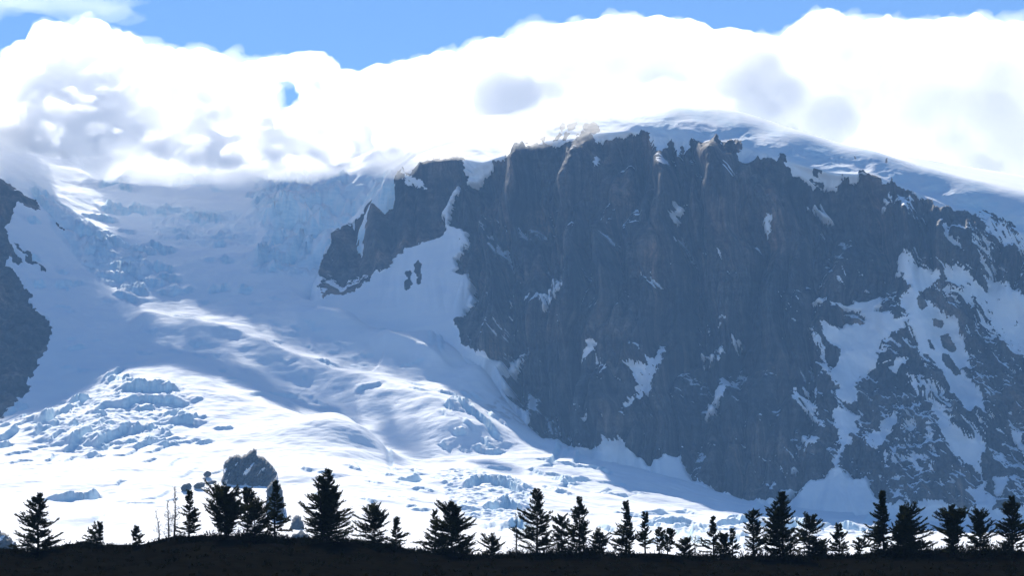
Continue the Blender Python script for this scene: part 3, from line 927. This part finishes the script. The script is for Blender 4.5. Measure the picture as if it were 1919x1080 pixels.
def fill(top, bot, x0, x1, step, Yc, spread, depth, rng, rmin, rmax, layers=2, hole=None, sun=True):
    tf, bf, yf = curve(top), curve(bot), curve(Yc)
    out = []

    def place(px_, py_, rx, ry, n):
        Y = float(yf(px_))
        cand = []
        for k in range(36 if sun else 1):
            f = 1.0 if k < 16 else (.65 if k < 27 else .45)
            q = blob_px(px_ + rng.uniform(-4, 4), py_, Y + rng.uniform(-spread, spread), rx * f, ry * (1 if f == 1 else .8), depth * rng.uniform(.7, 1.15) * f)
            if hole and _hits(q, hole):
                continue
            cand.append((lit_share(q) if sun else 0, rng.random(), q))
        cand.sort()
        for c in cand[:n]:
            if c[0] < .02 or c is cand[0]:
                out.append(c[2])
    x = x0
    while x <= x1:
        t, b = float(tf(x)), float(bf(x))
        r = min(rng.uniform(rmin, rmax), .5 * (b - t) + 4)
        place(x, t + r, r * rng.uniform(1.0, 1.25), r, 1)
        y = t + r * 1.5
        while y < b:
            r2 = min(rng.uniform(rmin, rmax) * 1.2, max(13, (b - y) * .9))
            place(x + rng.uniform(-9, 9), y + r2 * .2, r2 * 1.35, r2, layers)
            y += r2 * 1.0
        x += step
    return out


def _hits(q, hole):
    px_, py_ = pix(q[0], q[1], q[2]); k = q[1] / FPX
    return ((px_ - hole[0]) / (q[3] / k + hole[2])) ** 2 + ((py_ - hole[1]) / (q[5] / k + hole[3])) ** 2 < 1


def cover_shade(blobs, rng):
    """fill the cloud where the photograph's shaded ice would otherwise be struck by the sun"""
    X, Y, Z = GGRID
    px_, py_ = pix(X, Y, Z)
    lit = sample(raster(LIT, 8), px_, py_) > .12
    m = (~lit) & (px_ > 30) & (px_ < 960) & (py_ > 430) & (py_ < 880)
    ai = ((X - HX * Z * COT - A0) / ABR).astype(int); bi = ((Y - HY * Z * COT - B0) / ABR).astype(int)
    need = np.zeros((BN, AN), bool); need[bi[m], ai[m]] = True
    need &= ~LITMAP
    cov = np.zeros((BN, AN))
    jj, ii = np.mgrid[0:BN, 0:AN]

    def mark(q):
        ca = (q[0] - HX * q[2] * COT - A0) / ABR; cb = (q[1] - HY * q[2] * COT - B0) / ABR
        ra = math.hypot(q[3], HX * COT * q[5]) / ABR * .85; rb = math.hypot(q[4], HY * COT * q[5]) / ABR * .8
        i0, i1, j0, j1 = max(0, int(ca - ra)), int(ca + ra) + 2, max(0, int(cb - rb)), int(cb + rb) + 2
        s = (slice(j0, j1), slice(i0, i1))
        rs = 1 / math.sqrt((HY * math.cos(SUN_EL) / q[4]) ** 2 + (math.sin(SUN_EL) / q[5]) ** 2)
        cov[s] += 2 * rs * np.sqrt(np.clip(1 - ((ii[s] + .5 - ca) / ra) ** 2 - ((jj[s] + .5 - cb) / rb) ** 2, 0, None))
    for q in blobs:
        mark(q)
    cells = [tuple(c) for c in np.argwhere(need)]
    rng.shuffle(cells)
    cells = cells * 2
    tf, bf = curve(T1 + T2[1:]), curve(B1 + B2[1:])
    out = []
    for j, i in cells:
        if cov[j, i] > 115:
            continue
        a = A0 + (i + .5) * ABR; b = B0 + (j + .5) * ABR
        best = None
        for z in rng.sample(list(np.linspace(1150, 1640, 16)), 16):
            x, y = a + HX * z * COT, b + HY * z * COT
            u, v = pix(x, y, z)
            if not (-250 < u < 1150):
                continue
            top, bot = float(tf(u)), float(bf(u))
            if v < top + 36 or v > bot + 6:
                continue
            for r in (54, 38, 24):
                q = (x, y, z, r * 1.2, r * 1.2, r * .8)
                if _hits(q, (541, 178, 12, 16)):
                    continue
                ls = lit_share(q)
                if best is None or ls < best[0] - .01:
                    best = (ls, q)
                if ls == 0:
                    break
            if best and best[0] == 0 and rng.random() < .5:
                break
        if best and best[0] < .17:
            out.append(best[1]); mark(best[1])
    return out


rng = random.Random(3)
T2 = [(650, 132), (700, 118), (780, 106), (860, 82), (960, 66), (1060, 44), (1150, 30), (1230, 32), (1290, 36), (1330, 52), (1400, 60), (1470, 70)]
B2 = [(650, 305), (740, 285), (850, 255), (950, 232), (1040, 205), (1130, 200), (1200, 215), (1300, 220), (1400, 230), (1470, 240)]
# the cumulus over the icefall
T1 = [(-260, 120), (-120, 160), (-40, 152), (30, 146), (34, 100), (60, 66), (110, 36), (160, 30), (215, 34), (262, 56), (300, 84), (340, 90), (380, 92), (450, 110), (480, 100), (530, 92), (570, 96), (620, 104), (640, 124), (670, 150)]
B1 = [(-260, 250), (0, 270), (150, 290), (300, 300), (450, 305), (560, 300), (670, 310)]
Y1 = [(-260, 6500), (300, 6500), (670, 6450)]
b1 = fill(T1, B1, -240, 655, 20, Y1, 380, 70, rng, 20, 36, 3, hole=(541, 178, 12, 16))
for bx, by in ((14, 102), (26, 92), (8, 112)):
    b1.append(blob_px(bx + 12, by + 10, 6480, 24, 13, 60))
b1 += cover_shade(b1, rng)
c1 = puff_mesh('cloud', b1, 9, M_CUMULUS, 15, 4, seed=100)
tag(c1, 'heaped white cumulus cloud hanging over the icefall left of the dark rock wall', 'cloud')
# cap cloud lying over the crest of the wall
Y2 = [(650, 6700), (800, 6700), (950, 6800), (1100, 7000), (1250, 7050), (1470, 7100)]
b2 = fill(T2, B2, 655, 900, 18, Y2, 420, 80, rng, 28, 44, 2)
b2 += fill(T2, B2, 890, 1440, 20, Y2, 120, 120, rng, 34, 52, 2, sun=False)
c2 = puff_mesh('cloud', b2, 10, M_CUMULUS, 8, 3.5, seed=300)
tag(c2, 'smooth white cap cloud draped over the crest of the dark rock wall', 'cloud')
# cumulus behind the ice dome
T3 = [(1380, 64), (1440, 70), (1475, 70), (1490, 50), (1510, 30), (1535, 22), (1570, 26), (1605, 40), (1640, 30), (1665, 32), (1700, 42), (1760, 42), (1800, 34), (1825, 30), (1855, 42), (1919, 42), (2100, 30), (2300, 60)]
B3 = [(1380, 215), (1500, 270), (1700, 320), (1919, 365), (2300, 400)]
Y3 = [(1380, 7050), (1560, 7100), (1640, 7400), (1919, 7450), (2300, 7450)]
b3 = fill(T3, B3, 1400, 2260, 17, Y3, 120, 120, rng, 26, 44, 2, sun=False)
c3 = puff_mesh('cloud', b3, 10, M_CLOUD, 14, 4, seed=500)
tag(c3, 'towering white cumulus cloud behind the snow dome, right of the cap cloud', 'cloud')

for cc, bb, sd in ((c1, b1, 11), (c2, b2, 23), (c3, b3, 37)):
    sub = [(q[0], q[1], q[2], q[3] + 6, q[4] * .8, q[5] + 6) for q in bb]
    puff_mesh('wispy_edge', sub, 13, M_HALO, 22, 9, cc, sd)
# thin lower fringes of the clouds, drifting before the upper slopes
def fringe(line, n, Yf, rx, ry, depth, rng, jit=10):
    f, yf = curve(line), curve(Yf)
    x0, x1 = line[0][0], line[-1][0]
    out = []
    for i in range(n):
        x = rng.uniform(x0, x1)
        e = min(1, (x - x0) / 160, (x1 - x) / 160) * .75 + .25
        s = rng.uniform(.5, 1.25) * e
        out.append(blob_px(x, float(f(x)) + rng.gauss(0, jit), float(yf(x)) + rng.uniform(-40, 40), rx * s, ry * s * rng.uniform(.6, 1.2), depth * s))
    return out


v1 = puff_mesh('veil', fringe([(-150, 278), (0, 284), (150, 306), (300, 322), (420, 328), (520, 318), (640, 322), (700, 312)], 75, [(-150, 6330), (300, 6330), (700, 6250)], 55, 17, 70, rng), 12, M_MIST, 10, 4, c1, 40)
v2 = puff_mesh('veil', fringe([(650, 312), (740, 300), (850, 272), (950, 250), (1030, 226), (1100, 208), (1180, 190), (1300, 184), (1380, 196)], 150, [(650, 6220), (740, 6130), (900, 5990), (1100, 5900), (1280, 5990), (1380, 6030)], 52, 24, 65, rng, 11), 12, M_VEIL, 9, 4, c2, 60)
# high thin streaks
wz = [blob_px(rng.uniform(-120, 230), rng.uniform(-30, 36), 7600 + rng.uniform(-60, 60), rng.uniform(50, 110), rng.uniform(5, 11), 90) for _ in range(26)]
c4 = puff_mesh('cloud', wz, 13, M_WISP, 9, 5, seed=900)
tag(c4, 'thin streaky wisp of high cloud in the top left corner', 'cloud')

# ------------------------------------------------------------------ rocks standing out of the snow
def ground_y(px_, py_):
    X, Y, Z = GGRID
    a, b = GPX
    m = (np.abs(a - px_) < 6)
    d = np.where(m, np.abs(b - py_), 1e9)
    i = np.argmin(d)
    return float(Y[::2, ::2].ravel()[i])


GPX = tuple(v[::2, ::2].ravel() for v in pix(*GGRID))


def rock_from_outline(name, label, poly, bulge, lean=.5, step=1.9, group=None):
    """a crag: stepped front leaning back, sides and back running into the slope"""
    foot = max(q[1] for q in poly); xm = sum(q[0] for q in poly) / len(poly)
    poly = [(q[0], q[1] + (16 if q[1] > foot - 18 else 0)) for q in poly]
    jr = random.Random(len(label)); pj = []
    for i in range(len(poly)):
        (xa, ya), (xb, yb_) = poly[i], poly[(i + 1) % len(poly)]
        nseg = max(1, int(math.hypot(xb - xa, yb_ - ya) / 4))
        for s_ in range(nseg):
            pj.append((xa + (xb - xa) * s_ / nseg + jr.uniform(-1.4, 1.4), ya + (yb_ - ya) * s_ / nseg + jr.uniform(-1.8, 1.8)))
    poly = pj
    p = np.array(poly, float)
    x0, x1, y0, y1 = p[:, 0].min() - 5, p[:, 0].max() + 5, p[:, 1].min() - 5, p[:, 1].max() + 5
    gx, gy = np.meshgrid(np.arange(x0, x1, step), np.arange(y0, y1, step))
    out = sample(raster([(poly, 1)], 1), gx, gy)
    inside = sample(raster([(poly, 1)], 26), gx, gy)
    yb = ground_y(xm, foot)
    dep = np.clip((inside - .45) / .5, 0, 1) ** .6
    facet = np.abs(noise2(gx / 19 + .5 * gy / 19, gy / 40 - .2 * gx / 40)) * 2.4 + 1.0 * np.abs(noise2(gx / 8 + .6 * gy / 8, gy / 18)) + .5 * noise2(gx / 4, gy / 5)
    Y = yb + (foot - gy) * lean - bulge * dep * (.7 + .7 * facet) - 7.0
    Y = Y + np.where(out < .5, (.5 - out) * 130, 0)
    X, Yw, Z = at(gx, gy, Y)
    snowy = sstep(.50, .62, fbm2(gx / 10 + .6 * gy / 10, gy / 30, 2)) * sstep(.2, .6, dep)
    o = grid_mesh(name, X, Yw, Z, M_TERRAIN, keep=out > .04, attrs={'rock': 1 - .9 * snowy, 'ice': 0 * X, 'debris': 0 * X}, kind=None)
    o.data.polygons.foreach_set('use_smooth', np.zeros(len(o.data.polygons), bool))
    tag(o, label, 'rock', group)
    return o


_ico3 = bmesh.new()
bmesh.ops.create_icosphere(_ico3, subdivisions=4, radius=1.0)
_ico3.verts.ensure_lookup_table()
B_V = np.array([v.co[:] for v in _ico3.verts]); B_F = [[v.index for v in f.verts] for f in _ico3.faces]
_ico3.free()


def boulder(name, label, px_, py_, wpx, hpx, tilt, group, seed):
    Y = ground_y(px_, py_ + hpx * .4)
    x, y, z = (float(v) for v in at(px_, py_, Y))
    k = Y / FPX
    q = B_V + seed
    d = 1 + .35 * np.abs(noise3(q[:, 0] * 1.3, q[:, 1] * 1.3, q[:, 2] * 1.3)) + .18 * noise3(q[:, 0] * 3.1, q[:, 1] * 3.1, q[:, 2] * 3.1) - .15
    v = B_V * d[:, None] * (wpx * k * .5, wpx * k * .4, hpx * k * .62)
    c, s_ = math.cos(tilt), math.sin(tilt)
    v = np.stack([v[:, 0] * c - v[:, 2] * s_, v[:, 1], v[:, 0] * s_ + v[:, 2] * c], 1)
    o = poly_mesh(name, v.tolist(), B_F, M_TERRAIN)
    o.location = (x, y - 4, z)
    for nm, val in (('rock', 1.0), ('ice', 0.0), ('debris', 0.0)):
        a = o.data.attributes.new(nm, 'FLOAT', 'POINT'); a.data.foreach_set('value', np.full(len(v), val, np.float32))
    tag(o, label, 'rock', group)
    return o


GR = 'rocks standing out of the glacier'
rock_from_outline('rock_outcrop', 'large two-part dark rock outcrop standing out of the sunlit snow', [(414, 890), (421, 870), (431, 856), (446, 853), (454, 857), (466, 849), (474, 840), (481, 845), (479, 852), (496, 858), (512, 874), (519, 886), (508, 900), (484, 903), (466, 899), (452, 904), (440, 896), (428, 894)], 15, group=GR)
rock_from_outline('rock_outcrop', 'upright grey rock below the large outcrop, behind a beech trunk', [(498, 950), (499, 918), (508, 905), (518, 901), (526, 912), (532, 938), (530, 960), (500, 962)], 12, group=GR)
boulder('boulder', 'small round boulder in the snow left of the large outcrop', 389, 890, 15, 10, .3, GR, 1.7)
boulder('boulder', 'oval dark boulder at the left end of the row in the snow', 350, 915, 22, 13, .25, GR, 4.1)
boulder('boulder', 'long low dark boulder in the middle of the row in the snow', 374, 911, 24, 9, .25, GR, 7.9)
boulder('boulder', 'thin dark boulder at the right end of the row in the snow', 396, 906, 22, 6, .3, GR, 9.2)
rock_from_outline('rock_outcrop', 'small blue-grey rock hump at the left foot of the tallest tree', [(538, 988), (549, 973), (556, 966), (564, 970), (572, 978), (582, 989), (560, 992)], 5, group=GR)
rock_from_outline('rock_outcrop', 'low snow-streaked rock just above the ridge beside the tallest tree', [(530, 1030), (545, 1006), (556, 1000), (566, 993), (578, 1003), (600, 1030)], 6, group=GR)
rock_from_outline('rock_outcrop', 'blue-grey rock slope at the left edge just above the dark ridge', [(-60, 1060), (-60, 970), (-20, 984), (0, 994), (14, 1002), (30, 1018), (40, 1060)], 6, group=GR)

# ------------------------------------------------------------------ dark wooded ridge in front
RIDGE = [(-400, 1040), (0, 1032), (60, 1035), (120, 1027), (170, 1018), (200, 1020), (240, 1026), (280, 1024), (300, 1017), (340, 1010), (420, 1006), (500, 1008), (560, 1012), (640, 1014), (700, 1018),
         (740, 1024), (780, 1033), (850, 1038), (900, 1042), (1000, 1040), (1100, 1038), (1200, 1042), (1300, 1045), (1400, 1045), (1500, 1045), (1600, 1042), (1650, 1038), (1750, 1033), (1800, 1037), (1919, 1036), (2300, 1030)]
RY = 440.0


def hill_height(X, Y):
    px_ = 959.5 + FPX * X / np.maximum(Y, 60) * .985
    _, _, zr = at(px_, curve(RIDGE)(px_), RY)
    t = np.clip(Y / RY, 0, 1.0)
    up = zr * (0.35 * t + .65 * t * t * t)
    down = zr - (Y - RY) * .05 - ((Y - RY) / 60.0) ** 2 * .5
    return np.where(Y <= RY, up, np.maximum(down, -60))


def build_hill():
    ys = np.r_[np.linspace(-400, 0, 6, endpoint=False), np.linspace(0, 320, 30, endpoint=False), np.linspace(320, 470, 60, endpoint=False), np.linspace(470, 1000, 24, endpoint=False), np.linspace(1000, 3900, 10)]
    w = np.interp(ys, [-400, 0, 440, 1000, 3900], [400, 400, 200, 400, 1600])
    u = np.linspace(-1, 1, 221)
    X = w[:, None] * u[None, :]; Y = np.repeat(ys[:, None], len(u), 1)
    Z = hill_height(X, Y)
    far = sstep(700, 3900, Y)
    Z = Z * (1 - far) + far * 120 + .5 * fbm2(X / 6, Y / 6, 4) * sstep(40, 200, Y)
    Z = np.where(Y < 6, np.minimum(Z, 0), Z)
    return grid_mesh('ground', X, Y, Z, M_GROUND)


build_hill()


def leaf_quads(rng, base, d, side, n, length, leaf, out_v, out_f):
    """a flat spray: leaves set along a short twig"""
    up = d.cross(side)
    for i in range(n):
        t = (i + rng.random()) / n
        p = base + d * (length * t) + Vector((rng.gauss(0, .04), rng.gauss(0, .04), rng.gauss(0, .03)))
        s = side * (1 if i % 2 else -1)
        ld = (d * rng.uniform(.5, 1.0) + s * rng.uniform(.3, 1.0) + Vector((0, 0, rng.uniform(-.2, .35)))).normalized()
        lw = ld.cross(Vector((rng.gauss(0, .9), rng.gauss(0, .9), 1))).normalized()
        L = leaf * rng.uniform(.7, 1.35); W = L * rng.uniform(.24, .42)
        k = len(out_v)
        out_v.extend([p + lw * W, p + ld * L, p - lw * W])
        out_f.append((k, k + 1, k + 2))


def tube(pts, rads, out_v, out_f, n=5):
    k0 = len(out_v)
    for i, (p, r) in enumerate(zip(pts, rads)):
        d = (pts[min(i + 1, len(pts) - 1)] - pts[max(i - 1, 0)]).normalized()
        a = d.orthogonal().normalized(); b = d.cross(a)
        for j in range(n):
            an = 2 * math.pi * j / n
            out_v.append(p + a * (r * math.cos(an)) + b * (r * math.sin(an)))
    for i in range(len(pts) - 1):
        for j in range(n):
            a = k0 + i * n + j; b = k0 + i * n + (j + 1) % n
            out_f.append((a, b, b + n, a + n))
    out_f.append(tuple(k0 + (len(pts) - 1) * n + j for j in range(n)))


def make_tree(name, label, cat, px_, top, x0, x1, Y=None, stems=1, dens=1.0, shape='cone', low=.12, dead=False, lean=0.0, seed=0, group=None):
    rng = random.Random(seed * 77 + 5)
    if Y is None:
        Y = RY + rng.uniform(-9, 3)
    X = float(at(px_, 1020, Y)[0])
    zb = float(hill_height(np.array([X]), np.array([Y]))[0])
    zt = float(at(px_, top, Y)[2])
    h = zt - zb
    k = Y / FPX
    wl, wr = max(.3, (px_ - x0) * k * 1.12), max(.3, (x1 - px_) * k * 1.12)
    root = bpy.data.objects.new(name, None); COL.objects.link(root)
    root.location = (X, Y, zb - .15)
    tag(root, label, cat, group)
    wv, wf, lv, lf = [], [], [], []
    for st in range(stems):
        off = Vector((0, 0, 0)) if st == 0 else Vector((rng.uniform(-.35, .35) * (wl + wr) * .5, rng.uniform(-.8, .8), 0))
        hs = h if st == 0 else h * rng.uniform(.72, .93)
        bend = Vector((rng.gauss(0, .02) * h, rng.gauss(0, .02) * h, 0))
        def tr(t):
            return off * min(1, .35 + t) + bend * math.sin(3.1 * t) * .6 + Vector((lean * hs * t * t, 0, hs * t))
        npt = 9
        tp = [tr(i / (npt - 1)) for i in range(npt)]
        r0 = .017 * hs + .05
        tube(tp, [r0 * (1 - .93 * i / (npt - 1)) for i in range(npt)], wv, wf, 6)
        nb = int((17 + hs * 10.5) * dens / (1 if st == 0 else 1.6))
        gaps = [rng.uniform(0, 6.28) for _ in range(4)]
        lobes = [(rng.uniform(low, .9), rng.uniform(0, 6.28), rng.uniform(-.45, .45)) for _ in range(7)]
        for bi in range(nb):
            t = low + (1 - low) * ((bi + rng.random()) / nb) ** .92
            t = min(t, .985)
            az = rng.uniform(0, 2 * math.pi)
            sidew = wr if math.cos(az) > 0 else wl
            if shape == 'cone':
                prof = (1 - t) ** .75 * (1 - .35 * math.exp(-((t - low) / .12) ** 2)) + .05
            elif shape == 'round':
                prof = math.sqrt(max(.02, 1 - ((t - .52) / .52) ** 2)) * .95 + .05
            elif shape == 'slim':
                prof = .55 * (1 - t) ** .6 + .45 * math.exp(-((t - .3) / .22) ** 2) + .04
            else:  # broad top
                prof = (.35 + .65 * sstep(low, .55, t)) * (1 - sstep(.72, 1.02, t) * .8)
            wav = .66 + .34 * math.sin(t * 19 + gaps[bi % 4])
            L = max(.3, sidew * prof * wav * rng.uniform(.85, 1.25))
            for lt, la, ls in lobes:
                L *= 1 + ls * math.exp(-((t - lt) / .10) ** 2) * max(0, math.cos(az - la))
            if dead:
                L *= rng.uniform(.6, 1.5)
            rise = rng.uniform(-.12, .30) + .75 * t * t
            d0 = Vector((math.cos(az), math.sin(az) * .8, rise)).normalized()
            p0 = tr(t)
            pts = [p0]
            cur = d0.copy()
            for sgi in range(4):
                cur = (cur + Vector((rng.gauss(0, .10), rng.gauss(0, .10), rng.gauss(-.03 + .07 * sgi, .09)))).normalized()
                pts.append(pts[-1] + cur * (L / 4))
            rb = max(.018, .016 * L + .010) * (1.5 if dead else 1)
            tube(pts, [rb * (1 - .85 * i / 4) for i in range(5)], wv, wf, 3)
            if dead:
                for q in range(rng.randint(1, 4)):
                    b = pts[rng.randint(1, 4)]
                    dd = (cur + Vector((rng.gauss(0, .6), rng.gauss(0, .6), rng.uniform(0, .7)))).normalized()
                    tube([b, b + dd * L * .25, b + (dd + Vector((0, 0, .3))) * L * .4], [.026, .02, .012], wv, wf, 3)
                continue
            nsub = max(4, int(4 + L * 6.0))
            for q in range(nsub):
                f = .18 + .82 * (q + rng.random()) / nsub
                seg = min(3, int(f * 4)); fr = f * 4 - seg
                b = pts[seg].lerp(pts[seg + 1], fr)
                ax = (pts[seg + 1] - pts[seg]).normalized()
                sd = ax.cross(Vector((0, 0, 1))).normalized()
                sg = 1 if q % 2 else -1
                td = (ax * rng.uniform(.5, 1) + sd * sg * rng.uniform(.3, 1.0) + Vector((0, 0, rng.uniform(-.1, .4)))).normalized()
                tl = (.26 + .34 * L * (1 - .6 * f)) * rng.uniform(.6, 1.15)
                tl = min(tl, .9)
                leaf_quads(rng, b, td, sd, 5 + int(tl * 11), tl, .21, lv, lf)
    M = M_DEAD if dead else M_BARK
    poly_mesh('trunk', [v[:] for v in wv], wf, M, root)
    if lv:
        poly_mesh('crown', [v[:] for v in lv], lf, M_LEAF, root)
    return root


G = 'southern beech trees along the dark ridge'
TREES = [
    # name, label, px, top, x0, x1, options
    ('beech_tree', 'broad conical beech standing alone at the left end of the ridge', 72, 926, 18, 120, dict(dens=1.25, low=.05)),
    ('beech_tree', 'short beech leaning right with bushy left side, left of the tiny cone-shaped one', 181, 981, 150, 190, dict(shape='cone', lean=.12, low=.05, stems=2)),
    ('beech_tree', 'tiny cone-shaped beech just left of the bare dead snag', 256, 988, 240, 273, dict(low=.03)),
    ('dead_tree', 'thin bare dead snag bent to the left, left of the taller bare trees', 298, 958, 282, 310, dict(dead=True, lean=-.12, dens=.7, low=.2)),
    ('dead_tree', 'tall bare dead tree with a needle-thin top beside a leafy beech', 326, 912, 312, 340, dict(dead=True, dens=1.3, low=.15)),
    ('dead_tree', 'shorter bare dead tree with many upright twigs, left of the needle-topped dead tree', 316, 938, 302, 328, dict(dead=True, dens=1.2, low=.2, lean=-.04)),
    ('beech_tree', 'narrow beech with layered ragged branches right beside the dead trees', 354, 921, 330, 380, dict(low=.1, dens=1.1, shape='slim')),
    ('beech_tree', 'wide flat-topped beech in the dense clump below the dark rock outcrop', 424, 915, 383, 452, dict(shape='broad', low=.12, dens=1.2, stems=3)),
    ('beech_tree', 'slender open-topped beech rising behind the right half of the dense clump', 462, 916, 440, 485, dict(shape='broad', low=.35, dens=.7, stems=1, Y=444)),
    ('beech_tree', 'low dense rounded beech at the foot of the open-topped one', 476, 946, 447, 508, dict(shape='round', low=.05, dens=1.4)),
    ('beech_tree', 'beech with bare upper trunk in front of the lower grey rock', 515, 903, 493, 548, dict(shape='slim', low=.1, dens=1.0)),
    ('beech_tree', 'tallest beech of the ridge, many-stemmed and spreading', 612, 882, 562, 660, dict(shape='cone', stems=3, low=.08, dens=1.15)),
    ('beech_tree', 'medium round-headed beech right of the tallest tree', 701, 956, 668, 730, dict(shape='round', low=.08, dens=1.15)),
    ('beech_tree', 'small thin pointed beech beside the round-headed one', 743, 972, 728, 768, dict(shape='slim', low=.1)),
    ('beech_tree', 'big dense dark cone-shaped beech with a sparse thin companion on its left', 847, 944, 785, 897, dict(dens=1.9, low=.03)),
    ('beech_tree', 'sparse thin companion at the left shoulder of the big dense cone', 815, 957, 790, 835, dict(shape='slim', low=.2, dens=.7, Y=445)),
    ('beech_tree', 'little sparse beech in the dip right of the big dense cone', 921, 1011, 898, 944, dict(shape='round', low=.1, dens=.9)),
    ('dead_tree', 'thin broken bare stem just left of a tall ragged beech', 967, 963, 958, 978, dict(dead=True, dens=.8, low=.2)),
    ('beech_tree', 'tall ragged beech with an outstretched right branch near the middle', 1006, 917, 958, 1044, dict(low=.06, dens=1.1)),
    ('beech_tree', 'low filler beech between the two tall middle trees', 1053, 970, 1035, 1070, dict(shape='round', low=.1, dens=.9)),
    ('beech_tree', 'tall neat pointed beech, right one of the two tall middle trees', 1086, 933, 1053, 1114, dict(low=.06, dens=1.25)),
    ('beech_tree', 'low round bush-like beech at the right foot of the neat pointed tree', 1124, 1002, 1103, 1142, dict(shape='round', low=.05, dens=1.2)),
    ('beech_tree', 'beech with a thin spire above a wide skirt', 1173, 941, 1140, 1192, dict(shape='slim', low=.05, dens=1.3)),
    ('beech_tree', 'slim open beech right of the spired one, bare at the foot', 1210, 962, 1193, 1228, dict(shape='slim', low=.25, dens=.9)),
    ('beech_tree', 'small flat-topped beech, left one of a close pair', 1236, 991, 1225, 1247, dict(shape='broad', low=.2, dens=.9)),
    ('beech_tree', 'small flat-topped beech leaning right, right one of a close pair', 1251, 993, 1240, 1264, dict(shape='broad', low=.25, dens=.9, lean=.08)),
    ('beech_tree', 'low bushy beech right of the flat-topped pair', 1284, 1015, 1266, 1302, dict(shape='round', low=.05, dens=1.2)),
    ('dead_tree', 'spindly bare twig-like stem right of the low bushy beech', 1302, 1003, 1292, 1312, dict(dead=True, dens=.8, low=.2)),
    ('beech_tree', 'slim beech with a small tufted head and long low left branch', 1337, 971, 1310, 1352, dict(shape='slim', low=.12, dens=.8)),
    ('beech_tree', 'dense low beech filling the gap right of the tufted slim one', 1356, 1005, 1340, 1372, dict(shape='round', low=.05, dens=1.3)),
    ('beech_tree', 'thin small beech left of the oval one', 1373, 993, 1362, 1386, dict(shape='slim', low=.15, dens=.8)),
    ('beech_tree', 'oval open beech on the left shoulder of the largest right-hand tree', 1411, 963, 1393, 1432, dict(shape='round', low=.15, dens=1.0)),
    ('beech_tree', 'largest beech right of centre, pointed and full', 1468, 924, 1428, 1503, dict(low=.05, dens=1.35, stems=2)),
    ('beech_tree', 'rounded beech leaning right at the side of the pointed full one', 1516, 971, 1492, 1539, dict(shape='round', low=.1, lean=.05, dens=1.1)),
    ('beech_tree', 'low dark mound-like beech between two pointed trees', 1537, 1020, 1513, 1560, dict(shape='round', low=.03, dens=1.4)),
    ('beech_tree', 'small sharply pointed beech with feathery sides', 1572, 984, 1550, 1594, dict(low=.03, dens=1.2)),
    ('beech_tree', 'tiny sparse beech left of the tall dark pair', 1613, 1013, 1598, 1628, dict(shape='round', low=.1, dens=.9)),
    ('beech_tree', 'tall narrow dark beech, left one of the tall dark pair', 1657, 922, 1622, 1676, dict(low=.06, dens=1.6)),
    ('beech_tree', 'dense dark beech with a long right slope, right one of the tall dark pair', 1692, 950, 1662, 1748, dict(low=.03, dens=2.0, stems=2)),
    ('beech_tree', 'beech with a loose open crown above a dense body', 1785, 951, 1756, 1814, dict(shape='broad', low=.05, dens=1.3, stems=2)),
    ('beech_tree', 'round-shouldered beech second from the right end', 1836, 963, 1812, 1862, dict(shape='round', low=.05, dens=1.3)),
    ('beech_tree', 'tall full beech at the right edge of the picture', 1898, 932, 1858, 1938, dict(low=.05, dens=1.5)),
]
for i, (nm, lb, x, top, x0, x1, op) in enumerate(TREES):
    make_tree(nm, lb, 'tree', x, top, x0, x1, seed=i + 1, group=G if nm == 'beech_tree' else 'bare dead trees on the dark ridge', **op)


CLUMPS = [(18, 122, .9), (140, 195, .7), (300, 382, 1.1), (383, 548, 2.0), (560, 664, 1.5), (664, 768, .9), (780, 900, 1.6), (900, 950, .8), (956, 1145, 2.4), (1140, 1194, 1.5), (1194, 1264, .8),
          (1265, 1378, 1.3), (1393, 1562, 2.0), (1550, 1625, .8), (1622, 1750, 2.3), (1754, 1935, 2.4)]


def build_scrub():
    rng = random.Random(21)
    lv, lf = [], []

    def bush(px_, Y, hgt, n, leaf):
        X = float(at(px_, 1020, Y)[0])
        z = float(hill_height(np.array([X]), np.array([Y]))[0])
        for q in range(n):
            d = Vector((rng.gauss(0, .55), rng.gauss(0, .55), 1.0)).normalized()
            s = rng.uniform(.55, 1.0)
            leaf_quads(rng, Vector((X + rng.gauss(0, .25), Y + rng.gauss(0, .25), z - .1)), d, d.orthogonal().normalized(), 5 + int(hgt * s * 6), hgt * s, leaf, lv, lf)
    for i in range(2600):
        m = i % 4
        Y = rng.uniform(434, 446) if m < 2 else (rng.uniform(380, 434) if m == 2 else rng.uniform(250, 380))
        px_ = rng.uniform(-40, 1960)
        bush(px_, Y, rng.uniform(.25, .8) * (1 if rng.random() < .88 else 1.9), 4, .22)
    for x0, x1, hh in CLUMPS:
        for i in range(int((x1 - x0) * .55)):
            f = rng.random()
            bush(x0 + (x1 - x0) * f, rng.uniform(430, 446), 1.3 * hh * rng.uniform(.25, 1.0) ** 1.3 * (.55 + .45 * math.sin(math.pi * f)), 6, .22)
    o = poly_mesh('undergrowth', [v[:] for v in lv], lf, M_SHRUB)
    tag(o, 'dark low scrub covering the ridge under the trees', 'scrub', kind='stuff')


build_scrub()

# ------------------------------------------------------------------ air
def build_haze():
    x0, x1, y0, y1, z0, z1 = -3200, 3200, -500, 8200, -90, 1480
    v = [(x, y, z) for x in (x0, x1) for y in (y0, y1) for z in (z0, z1)]
    f = [(0, 1, 3, 2), (4, 6, 7, 5), (0, 4, 5, 1), (2, 3, 7, 6), (0, 2, 6, 4), (1, 5, 7, 3)]
    o = poly_mesh('haze', v, f, volume_mat('thin_air', 3.5e-5, (.28, .56, 1.0), 0.0))
    tag(o, 'thin blue haze over the valley and glacier', 'haze', kind='stuff')


build_haze()
